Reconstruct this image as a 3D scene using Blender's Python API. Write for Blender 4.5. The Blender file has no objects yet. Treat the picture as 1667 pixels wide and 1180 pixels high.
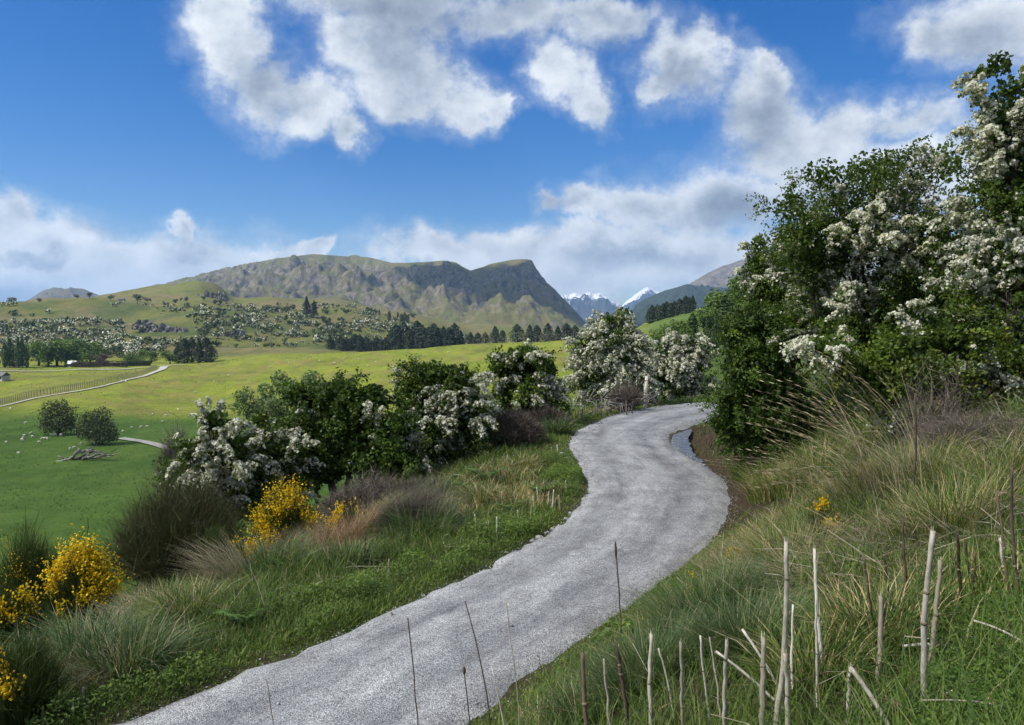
import bpy, math, random
import numpy as np
from mathutils import Vector

# ------------------------------------------------------------------ camera
F, PCX, PCY, HOR, CZ = 1236.0, 833.5, 590.0, 530.0, 3.5      # photo pixels (1667 x 1180), eye height in metres
PIT = math.atan((PCY - HOR) / F)
CP, SP = math.cos(PIT), math.sin(PIT)
scene = bpy.context.scene
COL = scene.collection
cam_d = bpy.data.cameras.new('camera')
cam_d.sensor_width = 36.0
cam_d.lens = 36.0 * F / 1667.0
cam_d.clip_start = 0.1
cam_d.clip_end = 40000
cam = bpy.data.objects.new('camera', cam_d)
COL.objects.link(cam)
cam.location = (0, 0, CZ)
cam.rotation_euler = (math.radians(90) - PIT, 0, 0)
scene.camera = cam


def ray(px, py):
    a = (px - PCX) / F
    b = -(py - PCY) / F
    return a, CP + b * SP, -SP + b * CP


def pix(px, py, depth):
    """world point that stands at pixel (px,py) when it is `depth` metres ahead"""
    dx, dy, dz = ray(px, py)
    k = depth / dy
    return Vector((dx * k, depth, CZ + dz * k))


def to_px(x, y, z):
    x = np.asarray(x, float); y = np.asarray(y, float); z = np.asarray(z, float) - CZ
    fw = y * CP - z * SP
    up = y * SP + z * CP
    fw = np.where(fw < 0.05, 0.05, fw)
    return PCX + F * x / fw, PCY - F * up / fw


# ------------------------------------------------------------------ light
SUN_AZ, SUN_EL = math.radians(-112), math.radians(50)        # azimuth from +Y towards +X: left and a little behind
SUN = Vector((math.sin(SUN_AZ) * math.cos(SUN_EL), math.cos(SUN_AZ) * math.cos(SUN_EL), math.sin(SUN_EL)))
sun_d = bpy.data.lights.new('sun', 'SUN')
sun_d.energy = 4.4
sun_d.angle = math.radians(0.55)
sun_d.color = (1.0, 0.945, 0.86)
sun = bpy.data.objects.new('sun', sun_d)
COL.objects.link(sun)
sun.rotation_euler = SUN.to_track_quat('Z', 'Y').to_euler()

scene.view_settings.view_transform = 'Standard'
scene.view_settings.look = 'None'
scene.view_settings.gamma = 1.0
scene.view_settings.use_curve_mapping = False
scene.view_settings.exposure = 0.75
scene.cycles.use_denoising = True
scene.cycles.use_adaptive_sampling = True
scene.cycles.adaptive_threshold = 0.02
scene.cycles.max_bounces = 6
scene.cycles.diffuse_bounces = 3
scene.cycles.glossy_bounces = 2
scene.cycles.transmission_bounces = 3
scene.cycles.transparent_max_bounces = 8
scene.cycles.volume_bounces = 0
scene.cycles.caustics_reflective = False
scene.cycles.caustics_refractive = False


class NT:
    """small helper that strings shader nodes together"""
    def __init__(self, tree):
        self.t = tree
        tree.nodes.clear()

    def n(self, kind, ins=None, **props):
        nd = self.t.nodes.new(kind)
        for k, v in props.items():
            setattr(nd, k, v)
        for k, v in (ins or {}).items():
            self.set(nd.inputs[k], v)
        return nd

    def set(self, sock, v):
        if isinstance(v, bpy.types.NodeSocket):
            self.t.links.new(v, sock)
        elif isinstance(v, bpy.types.Node):
            self.t.links.new(v.outputs[0], sock)
        else:
            if sock.type == 'RGBA' and len(v) == 3:
                v = tuple(v) + (1.0,)
            sock.default_value = v

    def m(self, op, a, b=0.0, c=0.0, clamp=False):
        return self.n('ShaderNodeMath', {0: a, 1: b, 2: c}, operation=op, use_clamp=clamp).outputs[0]

    def vm(self, op, a, b=None, c=None):
        ins = {0: a}
        if b is not None: ins[1] = b
        if c is not None: ins[2] = c
        nd = self.n('ShaderNodeVectorMath', ins, operation=op)
        return nd.outputs['Value'] if op in ('LENGTH', 'DOT_PRODUCT', 'DISTANCE') else nd.outputs[0]

    def step(self, v, lo, hi, a=0.0, b=1.0):
        nd = self.n('ShaderNodeMapRange', {'Value': v, 'From Min': lo, 'From Max': hi, 'To Min': a, 'To Max': b},
                    interpolation_type='SMOOTHSTEP')
        return nd.outputs[0]

    def mix(self, f, a, b, mode='MIX'):
        nd = self.n('ShaderNodeMix', {}, data_type='RGBA', blend_type=mode)
        self.set(nd.inputs[0], f); self.set(nd.inputs[6], a); self.set(nd.inputs[7], b)
        return nd.outputs[2]

    def noise(self, vec, scale, detail=4, rough=0.55, lac=2.0):
        nd = self.n('ShaderNodeTexNoise', {'Scale': scale, 'Detail': detail, 'Roughness': rough, 'Lacunarity': lac})
        if vec is not None: self.set(nd.inputs['Vector'], vec)
        return nd.outputs[0]

    def ramp(self, f, stops):
        nd = self.n('ShaderNodeValToRGB', {0: f})
        e = nd.color_ramp.elements
        while len(e) < len(stops): e.new(0.5)
        for i, (p, c) in enumerate(stops):
            e[i].position = p
            e[i].color = tuple(c) + (1.0,)
        return nd.outputs[0]


# ------------------------------------------------------------------ sky: Nishita air with cloud cover by direction
world = bpy.data.worlds.new('World')
scene.world = world
world.use_nodes = True
w = NT(world.node_tree)
sky = w.n('ShaderNodeTexSky', sky_type='NISHITA', sun_disc=False, sun_elevation=SUN_EL,
          sun_rotation=SUN_AZ, altitude=400.0, air_density=1.0, dust_density=0.25, ozone_density=4.0)
geo = w.n('ShaderNodeTexCoord').outputs['Generated']
P = w.vm('NORMALIZE', geo)
sep = w.n('ShaderNodeSeparateXYZ', {0: P})
iy = w.m('DIVIDE', 1.0, w.m('MAXIMUM', sep.outputs[1], 0.04))
qx, qz = w.m('MULTIPLY', sep.outputs[0], iy), w.m('MULTIPLY', sep.outputs[2], iy)
Q0 = w.n('ShaderNodeCombineXYZ', {0: qx, 1: qz, 2: 0.0}).outputs[0]
warp = w.n('ShaderNodeTexNoise', {'Vector': P, 'Scale': 5.5, 'Detail': 6.0, 'Roughness': 0.65})
Q = w.vm('ADD', Q0, w.vm('MULTIPLY', w.vm('SUBTRACT', warp.outputs['Color'], (0.5, 0.5, 0.5)), (0.19, 0.15, 0.0)))


def blob_field(Q, blobs, k=0.15):
    """1 inside the cloud bodies, 0 at their rims, negative outside"""
    acc = None
    for (px, py, rx, ry) in blobs:
        dx, dy, dz = ray(px, py)
        ix, izz = F / rx, F / ry
        d = w.vm('LENGTH', w.vm('MULTIPLY_ADD', Q, (ix, izz, 0.0), (-dx / dy * ix, -dz / dy * izz, 0.0)))
        acc = d if acc is None else w.m('SMOOTH_MIN', acc, d, k)
    return w.m('SUBTRACT', 1.0, acc)


CLOUDS = [(345, 40, 82, 66), (390, 105, 74, 64), (440, 160, 78, 56), (510, 175, 72, 48), (568, 222, 40, 38),
          (625, 75, 96, 80), (675, 140, 92, 70), (745, 170, 66, 56), (795, 190, 30, 38), (640, 4, 170, 40), (840, 24, 200, 56), (980, 10, 80, 36),
          (900, 120, 58, 54), (950, 172, 52, 40), (1100, 95, 96, 76), (1060, 125, 48, 36), (1150, 60, 50, 42),
          (1215, 170, 86, 70), (1280, 215, 100, 60), (1390, 210, 120, 56), (1510, 200, 120, 52), (1500, 270, 190, 80),
          (1300, 310, 200, 95), (1420, 290, 230, 110), (1260, 235, 120, 70), (1180, 330, 140, 70), (1060, 335, 120, 48), (950, 335, 85, 30), (880, 332, 40, 18), (1250, 120, 34, 30),
          (1600, 40, 170, 80), (1500, 55, 80, 52), (700, 408, 110, 30), (800, 408, 130, 40), (950, 405, 170, 46),
          (1090, 420, 170, 62), (1220, 420, 160, 80), (30, 340, 62, 44), (70, 400, 110, 56), (180, 440, 170, 52),
          (20, 470, 160, 60), (300, 425, 130, 44), (410, 416, 66, 20), (300, 372, 24, 20), (495, 408, 24, 12),
          (980, 460, 150, 50), (-160, 400, 200, 120), (1880, 180, 260, 180)]
GREYS = [(860, 25, 200, 55), (660, 60, 70, 50), (600, 10, 80, 30), (1190, 190, 70, 60), (1290, 370, 130, 60), (1180, 340, 70, 40),
         (1010, 432, 150, 26), (180, 370, 60, 18), (310, 398, 70, 15), (60, 415, 60, 12), (890, 330, 60, 20),
         (450, 150, 60, 50), (1090, 110, 60, 34), (10, 480, 60, 30), (1560, 60, 90, 50)]
cover_in = blob_field(Q, CLOUDS)
cover_grey = blob_field(Q, GREYS, 0.15)
big = w.noise(P, 2.2, 2, 0.5)
outside = w.step(w.m('MAXIMUM', w.m('ABSOLUTE', qx), w.m('MULTIPLY', w.m('ABSOLUTE', qz), 1.45)), 0.72, 0.95)
back = w.m('MAXIMUM', outside, w.step(sep.outputs[1], 0.5, 0.2))
cover_out = w.m('MULTIPLY_ADD', w.m('SUBTRACT', big, 0.47), 7.0, w.m('MULTIPLY', w.m('SUBTRACT', back, 1.0), 4.0))
cover_in = w.m('MULTIPLY_ADD', w.step(sep.outputs[1], 0.3, 0.1), -30.0, cover_in)
cover = w.m('MINIMUM', w.m('MAXIMUM', w.m('MAXIMUM', cover_in, cover_out), -1.5), 1.0)
PS = w.vm('MULTIPLY', P, (1.0, 1.0, 1.25))
n1 = w.noise(PS, 6.0, 11, 0.64)
n2 = w.noise(w.vm('ADD', PS, tuple(SUN * 0.03)), 6.0, 7, 0.62)
dens = w.m('MULTIPLY_ADD', w.m('SUBTRACT', n1, 0.5), 2.5, w.m('MULTIPLY_ADD', cover, 0.95, w.step(sep.outputs[2], 0.17, 0.07, 0.0, 0.36)))
alpha = w.m('ADD', w.step(dens, -0.50, 0.30, 0.0, 0.28), w.step(dens, -0.04, 0.54, 0.0, 0.72))
light = w.m('MULTIPLY_ADD', w.m('SUBTRACT', n1, n2), 2.1, 0.72)
light = w.m('SUBTRACT', light, w.step(dens, 0.35, 1.3, 0.0, 0.24))
light = w.m('SUBTRACT', light, w.step(w.m('ADD', cover_grey, w.m('MULTIPLY', w.m('SUBTRACT', n1, 0.5), 1.6)), -0.6, 0.8, 0.0, 0.40))
light = w.m('ADD', light, w.step(sep.outputs[2], 0.16, 0.04, 0.0, 0.30), clamp=True)
CB = 10.0
cl = w.ramp(light, [(0.0, (0.150, 0.180, 0.235)), (0.35, (0.265, 0.305, 0.365)), (0.7, (0.45, 0.485, 0.53)), (1.0, (0.60, 0.625, 0.65))])
cl = w.vm('SCALE', cl); cl.node.inputs['Scale'].default_value = CB
skyc = w.n('ShaderNodeHueSaturation', {'Hue': 0.512, 'Saturation': 1.42, 'Value': 0.74, 'Fac': 1.0, 'Color': sky}).outputs[0]
bg = w.n('ShaderNodeBackground', {'Color': w.mix(alpha, skyc, cl), 'Strength': 0.1})
w.n('ShaderNodeOutputWorld', {0: bg})
world.cycles.sampling_method = 'MANUAL'
world.cycles.sample_map_resolution = 512

# ------------------------------------------------------------------ numbers: noise, meshes, objects
rng = np.random.default_rng(7)


def _hash(ix, iy, seed):
    h = (ix.astype(np.int64) * 374761393 + iy.astype(np.int64) * 668265263 + seed * 1442695041) & 0xffffffff
    h = ((h ^ (h >> 13)) * 1274126177) & 0xffffffff
    return ((h ^ (h >> 16)) & 0xffffff) / float(0xffffff)


def vnoise(x, y, seed=0):
    x = np.asarray(x, float); y = np.asarray(y, float)
    ix, iy = np.floor(x), np.floor(y)
    fx, fy = x - ix, y - iy
    fx = fx * fx * fx * (fx * (fx * 6 - 15) + 10); fy = fy * fy * fy * (fy * (fy * 6 - 15) + 10)
    a = _hash(ix, iy, seed); b = _hash(ix + 1, iy, seed); c = _hash(ix, iy + 1, seed); d = _hash(ix + 1, iy + 1, seed)
    return (a + (b - a) * fx) * (1 - fy) + (c + (d - c) * fx) * fy


def fbm(x, y, octv=4, seed=0, gain=0.5):
    s, a, t = 0.0, 1.0, 0.0
    for o in range(octv):
        s = s + a * vnoise(x * 2 ** o + 17.3 * o, y * 2 ** o - 9.1 * o, seed + o)
        t += a; a *= gain
    return s / t


def ridged(x, y, octv=4, seed=0):
    s, a, t = 0.0, 1.0, 0.0
    for o in range(octv):
        s = s + a * (1 - np.abs(2 * vnoise(x * 2 ** o + 5.7 * o, y * 2 ** o + 3.1 * o, seed + o) - 1))
        t += a; a *= 0.5
    return s / t


def sstep(a, b, x):
    t = np.clip((x - a) / (b - a), 0, 1)
    return t * t * (3 - 2 * t)


def mesh_np(name, V, faces, smooth=True, attrs=None, vattrs=None):
    """faces: list of (n,k) index arrays; attrs: face floats; vattrs: point floats or colours"""
    me = bpy.data.meshes.new(name)
    V = np.asarray(V, np.float32).reshape(-1, 3)
    faces = [np.asarray(f, np.int32) for f in faces if len(f)]
    loops = np.concatenate([f.ravel() for f in faces])
    tot = np.concatenate([np.full(len(f), f.shape[1], np.int32) for f in faces])
    start = np.concatenate([[0], np.cumsum(tot)[:-1]]).astype(np.int32)
    me.vertices.add(len(V)); me.vertices.foreach_set('co', V.ravel())
    me.loops.add(len(loops)); me.loops.foreach_set('vertex_index', loops)
    me.polygons.add(len(tot)); me.polygons.foreach_set('loop_start', start)
    me.polygons.foreach_set('use_smooth', np.full(len(tot), smooth, bool))
    for k, a in (attrs or {}).items():
        at = me.attributes.new(k, 'FLOAT', 'FACE')
        at.data.foreach_set('value', np.asarray(a, np.float32))
    for k, a in (vattrs or {}).items():
        a = np.asarray(a, np.float32)
        if a.ndim == 2:
            at = me.attributes.new(k, 'FLOAT_COLOR', 'POINT')
            at.data.foreach_set('color', np.concatenate([a, np.ones((len(a), 1), np.float32)], 1).ravel())
        else:
            at = me.attributes.new(k, 'FLOAT', 'POINT')
            at.data.foreach_set('value', a)
    me.update(calc_edges=True)
    return me


def tag(o, label=None, cat=None, group=None, kind=None):
    if label: o['label'] = label
    if cat: o['category'] = cat
    if group: o['group'] = group
    if kind: o['kind'] = kind
    return o


def thing(name, label, cat, loc=(0, 0, 0), rot=0.0, scale=1.0, group=None):
    o = bpy.data.objects.new(name, None)
    o.empty_display_size = 0.2
    COL.objects.link(o)
    o.location = loc
    o.rotation_euler = (0, 0, rot)
    o.scale = (scale,) * 3 if isinstance(scale, (int, float)) else scale
    return tag(o, label, cat, group)


def part(name, me, mat, parent=None):
    if mat is not None and not me.materials:
        me.materials.append(mat)
    o = bpy.data.objects.new(name, me)
    COL.objects.link(o)
    if parent is not None:
        o.parent = parent
    return o


def structure(name, me, mat):
    return tag(part(name, me, mat), kind='structure')


ORD = ['first', 'second', 'third', 'fourth', 'fifth', 'sixth', 'seventh', 'eighth', 'ninth', 'tenth', 'eleventh', 'twelfth',
       'thirteenth', 'fourteenth', 'fifteenth', 'sixteenth', 'seventeenth', 'eighteenth', 'nineteenth', 'twentieth']
ORD += ['twenty-' + q for q in ORD[:9]] + ['thirtieth'] + ['thirty-' + q for q in ORD[:9]] + ['fortieth']


class MB:
    """gathers quads, tris and tubes for one mesh"""
    def __init__(self):
        self.V = []; self.Q = []; self.T = []; self.aq = []; self.at = []; self.n = 0

    def add(self, V, Q=None, T=None, aq=None, at=None):
        V = np.asarray(V, float).reshape(-1, 3)
        if Q is not None and len(Q):
            Q = np.asarray(Q) + self.n; self.Q.append(Q)
            self.aq.append(np.full(len(Q), 0.5) if aq is None else np.broadcast_to(aq, len(Q)))
        if T is not None and len(T):
            T = np.asarray(T) + self.n; self.T.append(T)
            self.at.append(np.full(len(T), 0.5) if at is None else np.broadcast_to(at, len(T)))
        self.V.append(V); self.n += len(V)

    def quads(self, c, ax, ay, r=None):
        """diamond leaves: centre, half length vector, half width vector"""
        n = len(c)
        if n == 0: return
        V = np.stack([c - ax, c + ay, c + ax, c - ay], 1).reshape(-1, 3)
        self.add(V, np.arange(4 * n).reshape(n, 4), aq=r)

    def blades(self, base, h, wd, ang, bend, segs=3, r=None, taper=0.9):
        """grass blades and thin stems that arch over towards `ang`"""
        n = len(base)
        if n == 0: return
        d = np.stack([np.cos(ang), np.sin(ang), np.zeros(n)], 1)
        tw = ang + np.pi / 2 + rng.normal(0, 0.7, n)
        s = np.stack([np.cos(tw), np.sin(tw), np.zeros(n)], 1)
        rows = []
        for k in range(segs + 1):
            t = k / segs
            p = base + d * (h * bend * t ** 2)[:, None]
            p[:, 2] += h * (t * np.cos(np.minimum(bend, 1.3) * t * 0.75))
            ww = wd * (1 - taper * t ** 1.5) * 0.5
            if k < segs:
                rows += [p - s * ww[:, None], p + s * ww[:, None]]
            else:
                rows += [p]
        nv = 2 * segs + 1
        V = np.stack(rows, 1).reshape(-1, 3)
        o = np.arange(n)[:, None] * nv
        for k in range(segs - 1):
            self.add(np.zeros((0, 3)))
            self.Q.append(np.concatenate([o + 2 * k, o + 2 * k + 1, o + 2 * k + 3, o + 2 * k + 2], 1) + self.n)
            self.aq.append(np.broadcast_to(0.5 if r is None else r, n))
        self.T.append(np.concatenate([o + 2 * segs - 2, o + 2 * segs - 1, o + 2 * segs], 1) + self.n)
        self.at.append(np.broadcast_to(0.5 if r is None else r, n))
        self.V.append(V); self.n += len(V)

    def tube(self, pts, rad, sides=5, r=0.5, cap=True):
        pts = np.asarray(pts, float); m = len(pts)
        rad = np.broadcast_to(rad, m)
        tan = np.gradient(pts, axis=0)
        tan /= np.linalg.norm(tan, axis=1)[:, None] + 1e-9
        ref = np.where(np.abs(tan[:, 2:3]) > 0.9, np.array([[1.0, 0, 0]]), np.array([[0, 0, 1.0]]))
        a = np.cross(tan, ref); a /= np.linalg.norm(a, axis=1)[:, None] + 1e-9
        b = np.cross(tan, a)
        th = np.linspace(0, 2 * np.pi, sides, endpoint=False)
        V = pts[:, None] + rad[:, None, None] * (np.cos(th)[None, :, None] * a[:, None] + np.sin(th)[None, :, None] * b[:, None])
        V = V.reshape(-1, 3)
        Q = []
        for i in range(m - 1):
            for j in range(sides):
                j2 = (j + 1) % sides
                Q.append((i * sides + j, i * sides + j2, (i + 1) * sides + j2, (i + 1) * sides + j))
        T = []
        if cap:
            V = np.concatenate([V, pts[-1:], pts[:1]])
            e = m * sides
            for j in range(sides):
                j2 = (j + 1) % sides
                T.append(((m - 1) * sides + j, (m - 1) * sides + j2, e)); T.append((j2, j, e + 1))
        self.add(V, Q, T, aq=r, at=r)

    def box(self, c, s, rot=0.0, r=0.5):
        x, y, z = np.array(s) / 2
        V = np.array([[-x, -y, -z], [x, -y, -z], [x, y, -z], [-x, y, -z], [-x, -y, z], [x, -y, z], [x, y, z], [-x, y, z]])
        cr, sr = math.cos(rot), math.sin(rot)
        V = np.stack([V[:, 0] * cr - V[:, 1] * sr, V[:, 0] * sr + V[:, 1] * cr, V[:, 2]], 1) + np.array(c)
        self.add(V, [(0, 3, 2, 1), (4, 5, 6, 7), (0, 1, 5, 4), (1, 2, 6, 5), (2, 3, 7, 6), (3, 0, 4, 7)], aq=r)

    def mesh(self, name, smooth=False):
        V = np.concatenate(self.V)
        fs, at = [], []
        if self.Q: fs.append(np.concatenate(self.Q)); at.append(np.concatenate(self.aq))
        if self.T: fs.append(np.concatenate(self.T)); at.append(np.concatenate(self.at))
        return mesh_np(name, V, fs, smooth, {'rnd': np.concatenate(at)})


# ------------------------------------------------------------------ materials
def new_mat(name):
    m = bpy.data.materials.new(name)
    m.use_nodes = True
    return m, NT(m.node_tree)


def leaf_mat(name, stops, trans=0.25, rough=0.55, noise=0.35, spec=0.25):
    """foliage, petals and stems: colour by leaf, a little light coming through"""
    m, t = new_mat(name)
    at = t.n('ShaderNodeAttribute', attribute_name='rnd').outputs['Fac']
    c = t.ramp(at, stops)
    if noise:
        pos = t.n('ShaderNodeNewGeometry').outputs['Position']
        nz = t.noise(pos, 1.1, 2, 0.5)
        c = t.mix(1.0, c, t.ramp(nz, [(0.3, (1 - noise,) * 3), (0.7, (1 + noise * 0.5, 1 + noise * 0.5, 1.0))]), 'MULTIPLY')
    bs = t.n('ShaderNodeBsdfPrincipled', {'Base Color': c, 'Roughness': rough, 'Specular IOR Level': spec})
    sh = bs.outputs[0]
    if trans:
        tr = t.n('ShaderNodeBsdfTranslucent', {'Color': t.mix(1.0, c, (1.25, 1.3, 0.7), 'MULTIPLY')})
        sh = t.n('ShaderNodeMixShader', {0: trans, 1: bs, 2: tr}).outputs[0]
    t.n('ShaderNodeOutputMaterial', {0: sh})
    return m


def wood_mat(name, dark, light, scale=14.0, rough=0.85):
    m, t = new_mat(name)
    co = t.n('ShaderNodeTexCoord').outputs['Object']
    v = t.vm('MULTIPLY', co, (1.0, 1.0, 0.32))
    nz = t.noise(v, scale, 5, 0.65)
    at = t.n('ShaderNodeAttribute', attribute_name='rnd').outputs['Fac']
    f = t.m('ADD', nz, t.m('MULTIPLY', t.m('SUBTRACT', at, 0.5), 0.5))
    c = t.ramp(f, [(0.3, dark), (0.68, light)])
    sp = t.noise(t.vm('MULTIPLY', co, (1.0, 1.0, 0.45)), scale * 5.0, 4, 0.7)
    c = t.mix(t.step(sp, 0.56, 0.68, 0.0, 0.55), c, tuple(q * 0.45 for q in dark))
    c = t.mix(t.step(t.noise(co, scale * 0.35, 3, 0.6), 0.45, 0.7, 0.0, 0.5), c, dark)
    bp = t.n('ShaderNodeBump', {'Strength': 0.5, 'Distance': 0.02, 'Height': nz})
    bs = t.n('ShaderNodeBsdfPrincipled', {'Base Color': c, 'Roughness': rough, 'Normal': bp, 'Specular IOR Level': 0.2})
    t.n('ShaderNodeOutputMaterial', {0: bs})
    return m

# ------------------------------------------------------------------ the lie of the land
def px_line(pts, n=0):
    return np.array([(4326.0 / (y - 530.0) * (x - PCX) / F, 4326.0 / (y - 530.0)) for x, y in pts])


LEFT = np.concatenate([[(-16, -12.4), (-9.6, -2.4), (-7.2, 1.2), (-4.9, 4.6)],
                       px_line([(200, 1180), (440, 1090), (640, 1000), (760, 945), (880, 880), (940, 840), (965, 790), (945, 750),
                                (925, 725), (940, 700), (1000, 675), (1070, 661), (1140, 655)]),
                       [(12, 36.4), (18, 37), (26, 36), (40, 31)]])
RIGHT = np.concatenate([[(-12.8, -14.4), (-6.6, -4.4), (-4.2, -0.6), (-1.9, 3.6)],
                        px_line([(760, 1180), (870, 1090), (1000, 1000), (1090, 940), (1170, 870), (1195, 820), (1180, 780), (1140, 750),
                                 (1098, 725), (1092, 706), (1125, 692), (1160, 682)]),
                        [(9.2, 30.6), (13, 32.4), (18, 33.4), (26, 32.6), (40, 27.6)]])


def resample(pl, n):
    """even, rounded resampling of a polyline"""
    d = np.concatenate([[0], np.cumsum(np.linalg.norm(np.diff(pl, axis=0), axis=1))])
    s = np.linspace(0, d[-1], n)
    q = np.stack([np.interp(s, d, pl[:, i]) for i in range(2)], 1)
    k = np.array([1, 2, 3, 2, 1.0]); k /= k.sum()
    for _ in range(3):
        pad = np.concatenate([q[:1], q[:1], q, q[-1:], q[-1:]])
        q2 = np.stack([np.convolve(pad[:, i], k, 'valid') for i in range(2)], 1)
        q2[0], q2[-1] = q[0], q[-1]
        q = q2
    return q


NL = 150
PL, PR = resample(LEFT, NL), resample(RIGHT, NL)


def seg_dist(x, y, pl):
    """distance to a polyline and the side (+1 = right of its direction)"""
    best = np.full(x.shape, 1e18); side = np.ones(x.shape)
    for i in range(len(pl) - 1):
        ax, ay = pl[i]; bx, by = pl[i + 1]
        ex, ey = bx - ax, by - ay
        t = np.clip(((x - ax) * ex + (y - ay) * ey) / (ex * ex + ey * ey), 0, 1)
        dx, dy = x - ax - t * ex, y - ay - t * ey
        d2 = dx * dx + dy * dy
        m = d2 < best
        best = np.where(m, d2, best)
        side = np.where(m, np.sign(ex * (y - ay) - ey * (x - ax)), side)
    return np.sqrt(best), -side


PLs, PRs = PL[::2], PR[::2]


def path_s(x, y):
    """(metres left of the left edge, metres right of the right edge); both negative on the path"""
    dl, sl = seg_dist(x, y, PLs)
    dr, sr = seg_dist(x, y, PRs)
    return -dl * sl, dr * sr


def near_z(x, y):
    sl, sr = path_s(x, y)
    zl = np.interp(sl, [0, 0.25, 1.0, 3, 6, 10, 57, 67, 300], [-0.05, 0.01, -0.08, -0.42, -1.5, -3.3, -26.0, -26.5, -26.5])
    ditch = np.exp(-((y - 22.5) / 4.0) ** 2)
    zr = np.interp(sr, [0, 0.25, 0.8, 2, 4, 8, 20, 60, 300], [-0.05, 0.02, 0.20, 0.95, 1.9, 2.9, 6.5, 18, 80])
    zr = zr - ditch * np.interp(sr, [0, 0.12, 0.35, 1.0, 1.5], [0.05, 0.16, 0.34, 0.34, 0.0])
    z = np.where(sl > 0, zl, np.where(sr > 0, zr, -0.05))
    off = np.clip(np.maximum(sl, sr), 0, 4) / 4
    return z + off * 0.28 * (fbm(x * 0.55, y * 0.55, 3, 11) - 0.5) * 2 + off * 0.08 * (vnoise(x * 2.3, y * 2.3, 5) - 0.5)


# profile of the far land along 19 sight lines: (metres ahead, photo row) or (metres ahead, None, height)
Zf = lambda d, y: CZ - (y - HOR) / F * d
FLAT = -26.5
COLS = {
    -420: [(60, None, FLAT), (250, None, FLAT), (300, 640), (345, 612), (430, 598), (480, 590), (650, 540), (850, 500), (1000, 498), (1600, 505)],
    0: [(60, None, FLAT), (222, None, FLAT), (258, 664), (300, 640), (345, 609), (430, 597), (480, 590), (650, 540), (850, 495), (1000, 495), (1600, 502)],
    100: [(60, None, FLAT), (222, None, FLAT), (262, 660), (345, 612), (430, 597), (480, 590), (650, 540), (850, 495), (1000, 491), (1200, 492), (1600, 498)],
    200: [(60, None, FLAT), (228, None, FLAT), (285, 648), (350, 612), (430, 598), (480, 590), (650, 545), (850, 495), (1100, 479), (1300, 484), (1700, 495)],
    262: [(60, None, FLAT), (236, None, FLAT), (295, 655), (365, 603), (420, 593), (480, 588), (650, 545), (850, 497), (1000, 480), (1150, 464), (1300, 474), (1700, 490)],
    322: [(60, None, FLAT), (238, None, FLAT), (300, 652), (380, 598), (450, 589), (500, 585), (650, 545), (850, 498), (1000, 480), (1120, 453), (1250, 464), (1700, 490)],
    352: [(60, None, FLAT), (238, None, FLAT), (300, 652), (384, 595), (450, 586), (500, 584), (650, 545), (850, 500), (1020, 482), (1120, 458), (1250, 470), (1700, 492)],
    380: [(60, None, FLAT), (240, None, FLAT), (300, 652), (390, 591), (440, 583), (520, 580), (650, 547), (850, 502), (1000, 491), (1150, 489), (1300, 486), (1700, 495)],
    450: [(60, None, FLAT), (245, None, FLAT), (300, 652), (400, 583), (450, 578), (520, 576), (650, 550), (850, 506), (1000, 490), (1200, 484), (1700, 495)],
    560: [(60, None, FLAT), (245, None, FLAT), (300, 642), (410, 577), (450, 574), (540, 576), (700, 548), (900, 506), (1100, 491), (1400, 496)],
    660: [(60, None, FLAT), (245, None, FLAT), (300, 632), (420, 569), (450, 567), (540, 573), (700, 558), (900, 524), (1100, 510), (1400, 512)],
    770: [(60, None, -24), (230, None, -26), (300, 625), (420, 560), (440, 558), (550, 570), (900, 552), (1100, 534), (1500, 530)],
    900: [(60, None, -20), (200, None, -25), (300, 612), (420, 555), (440, 554), (560, 565), (1000, 550), (1500, 540), (2200, 533)],
    1000: [(60, None, -18), (150, None, -24), (300, 602), (420, 554), (450, 553), (600, 562), (1000, 552), (1500, 540), (2200, 534)],
    1060: [(60, None, -17), (110, None, -20), (200, 592), (350, 542), (500, 518), (600, 520), (1000, 528), (2000, 532)],
    1120: [(60, None, -15), (100, None, -16), (200, 562), (350, 524), (450, 508), (600, 512), (1000, 524), (2000, 530)],
    1200: [(60, None, -10), (90, None, -10), (200, 537), (350, 500), (450, 490), (700, 496), (2000, 520)],
    1400: [(60, None, 0), (80, None, 2), (200, 490), (300, 470), (500, 460), (2000, 500)],
    1667: [(60, None, 14), (80, None, 17), (200, 420), (400, 380), (800, 370), (2000, 470)],
    2300: [(60, None, 22), (80, None, 26), (200, 400), (400, 360), (800, 350), (2000, 460)],
}
UD = np.exp(np.linspace(math.log(40), math.log(9500), 420))
UU = np.linspace(-1.05, 1.2, 460)
_cu, _cz = [], []
for cpx in sorted(COLS):
    ds = [c[0] for c in COLS[cpx]]
    zs = [Zf(c[0], c[1]) if len(c) == 2 else c[2] for c in COLS[cpx]]
    ds.append(4000); zs.append(min(zs[-1], 20.0))
    _cu.append((cpx - PCX) / F); _cz.append(np.interp(UD, ds, zs))
_cz = np.array(_cz)
TAB = np.stack([np.interp(UU, _cu, _cz[:, j]) for j in range(len(UD))], 1)          # [u, depth]
_g = np.exp(-np.linspace(-2.2, 2.2, 9) ** 2); _g /= _g.sum()
TAB = np.apply_along_axis(lambda v: np.convolve(np.pad(v, 4, 'edge'), _g, 'valid'), 0, TAB)
_g = np.array([1, 2, 3, 2, 1.0]) / 9
TAB = np.apply_along_axis(lambda v: np.convolve(np.pad(v, 2, 'edge'), _g, 'valid'), 1, TAB)


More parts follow.
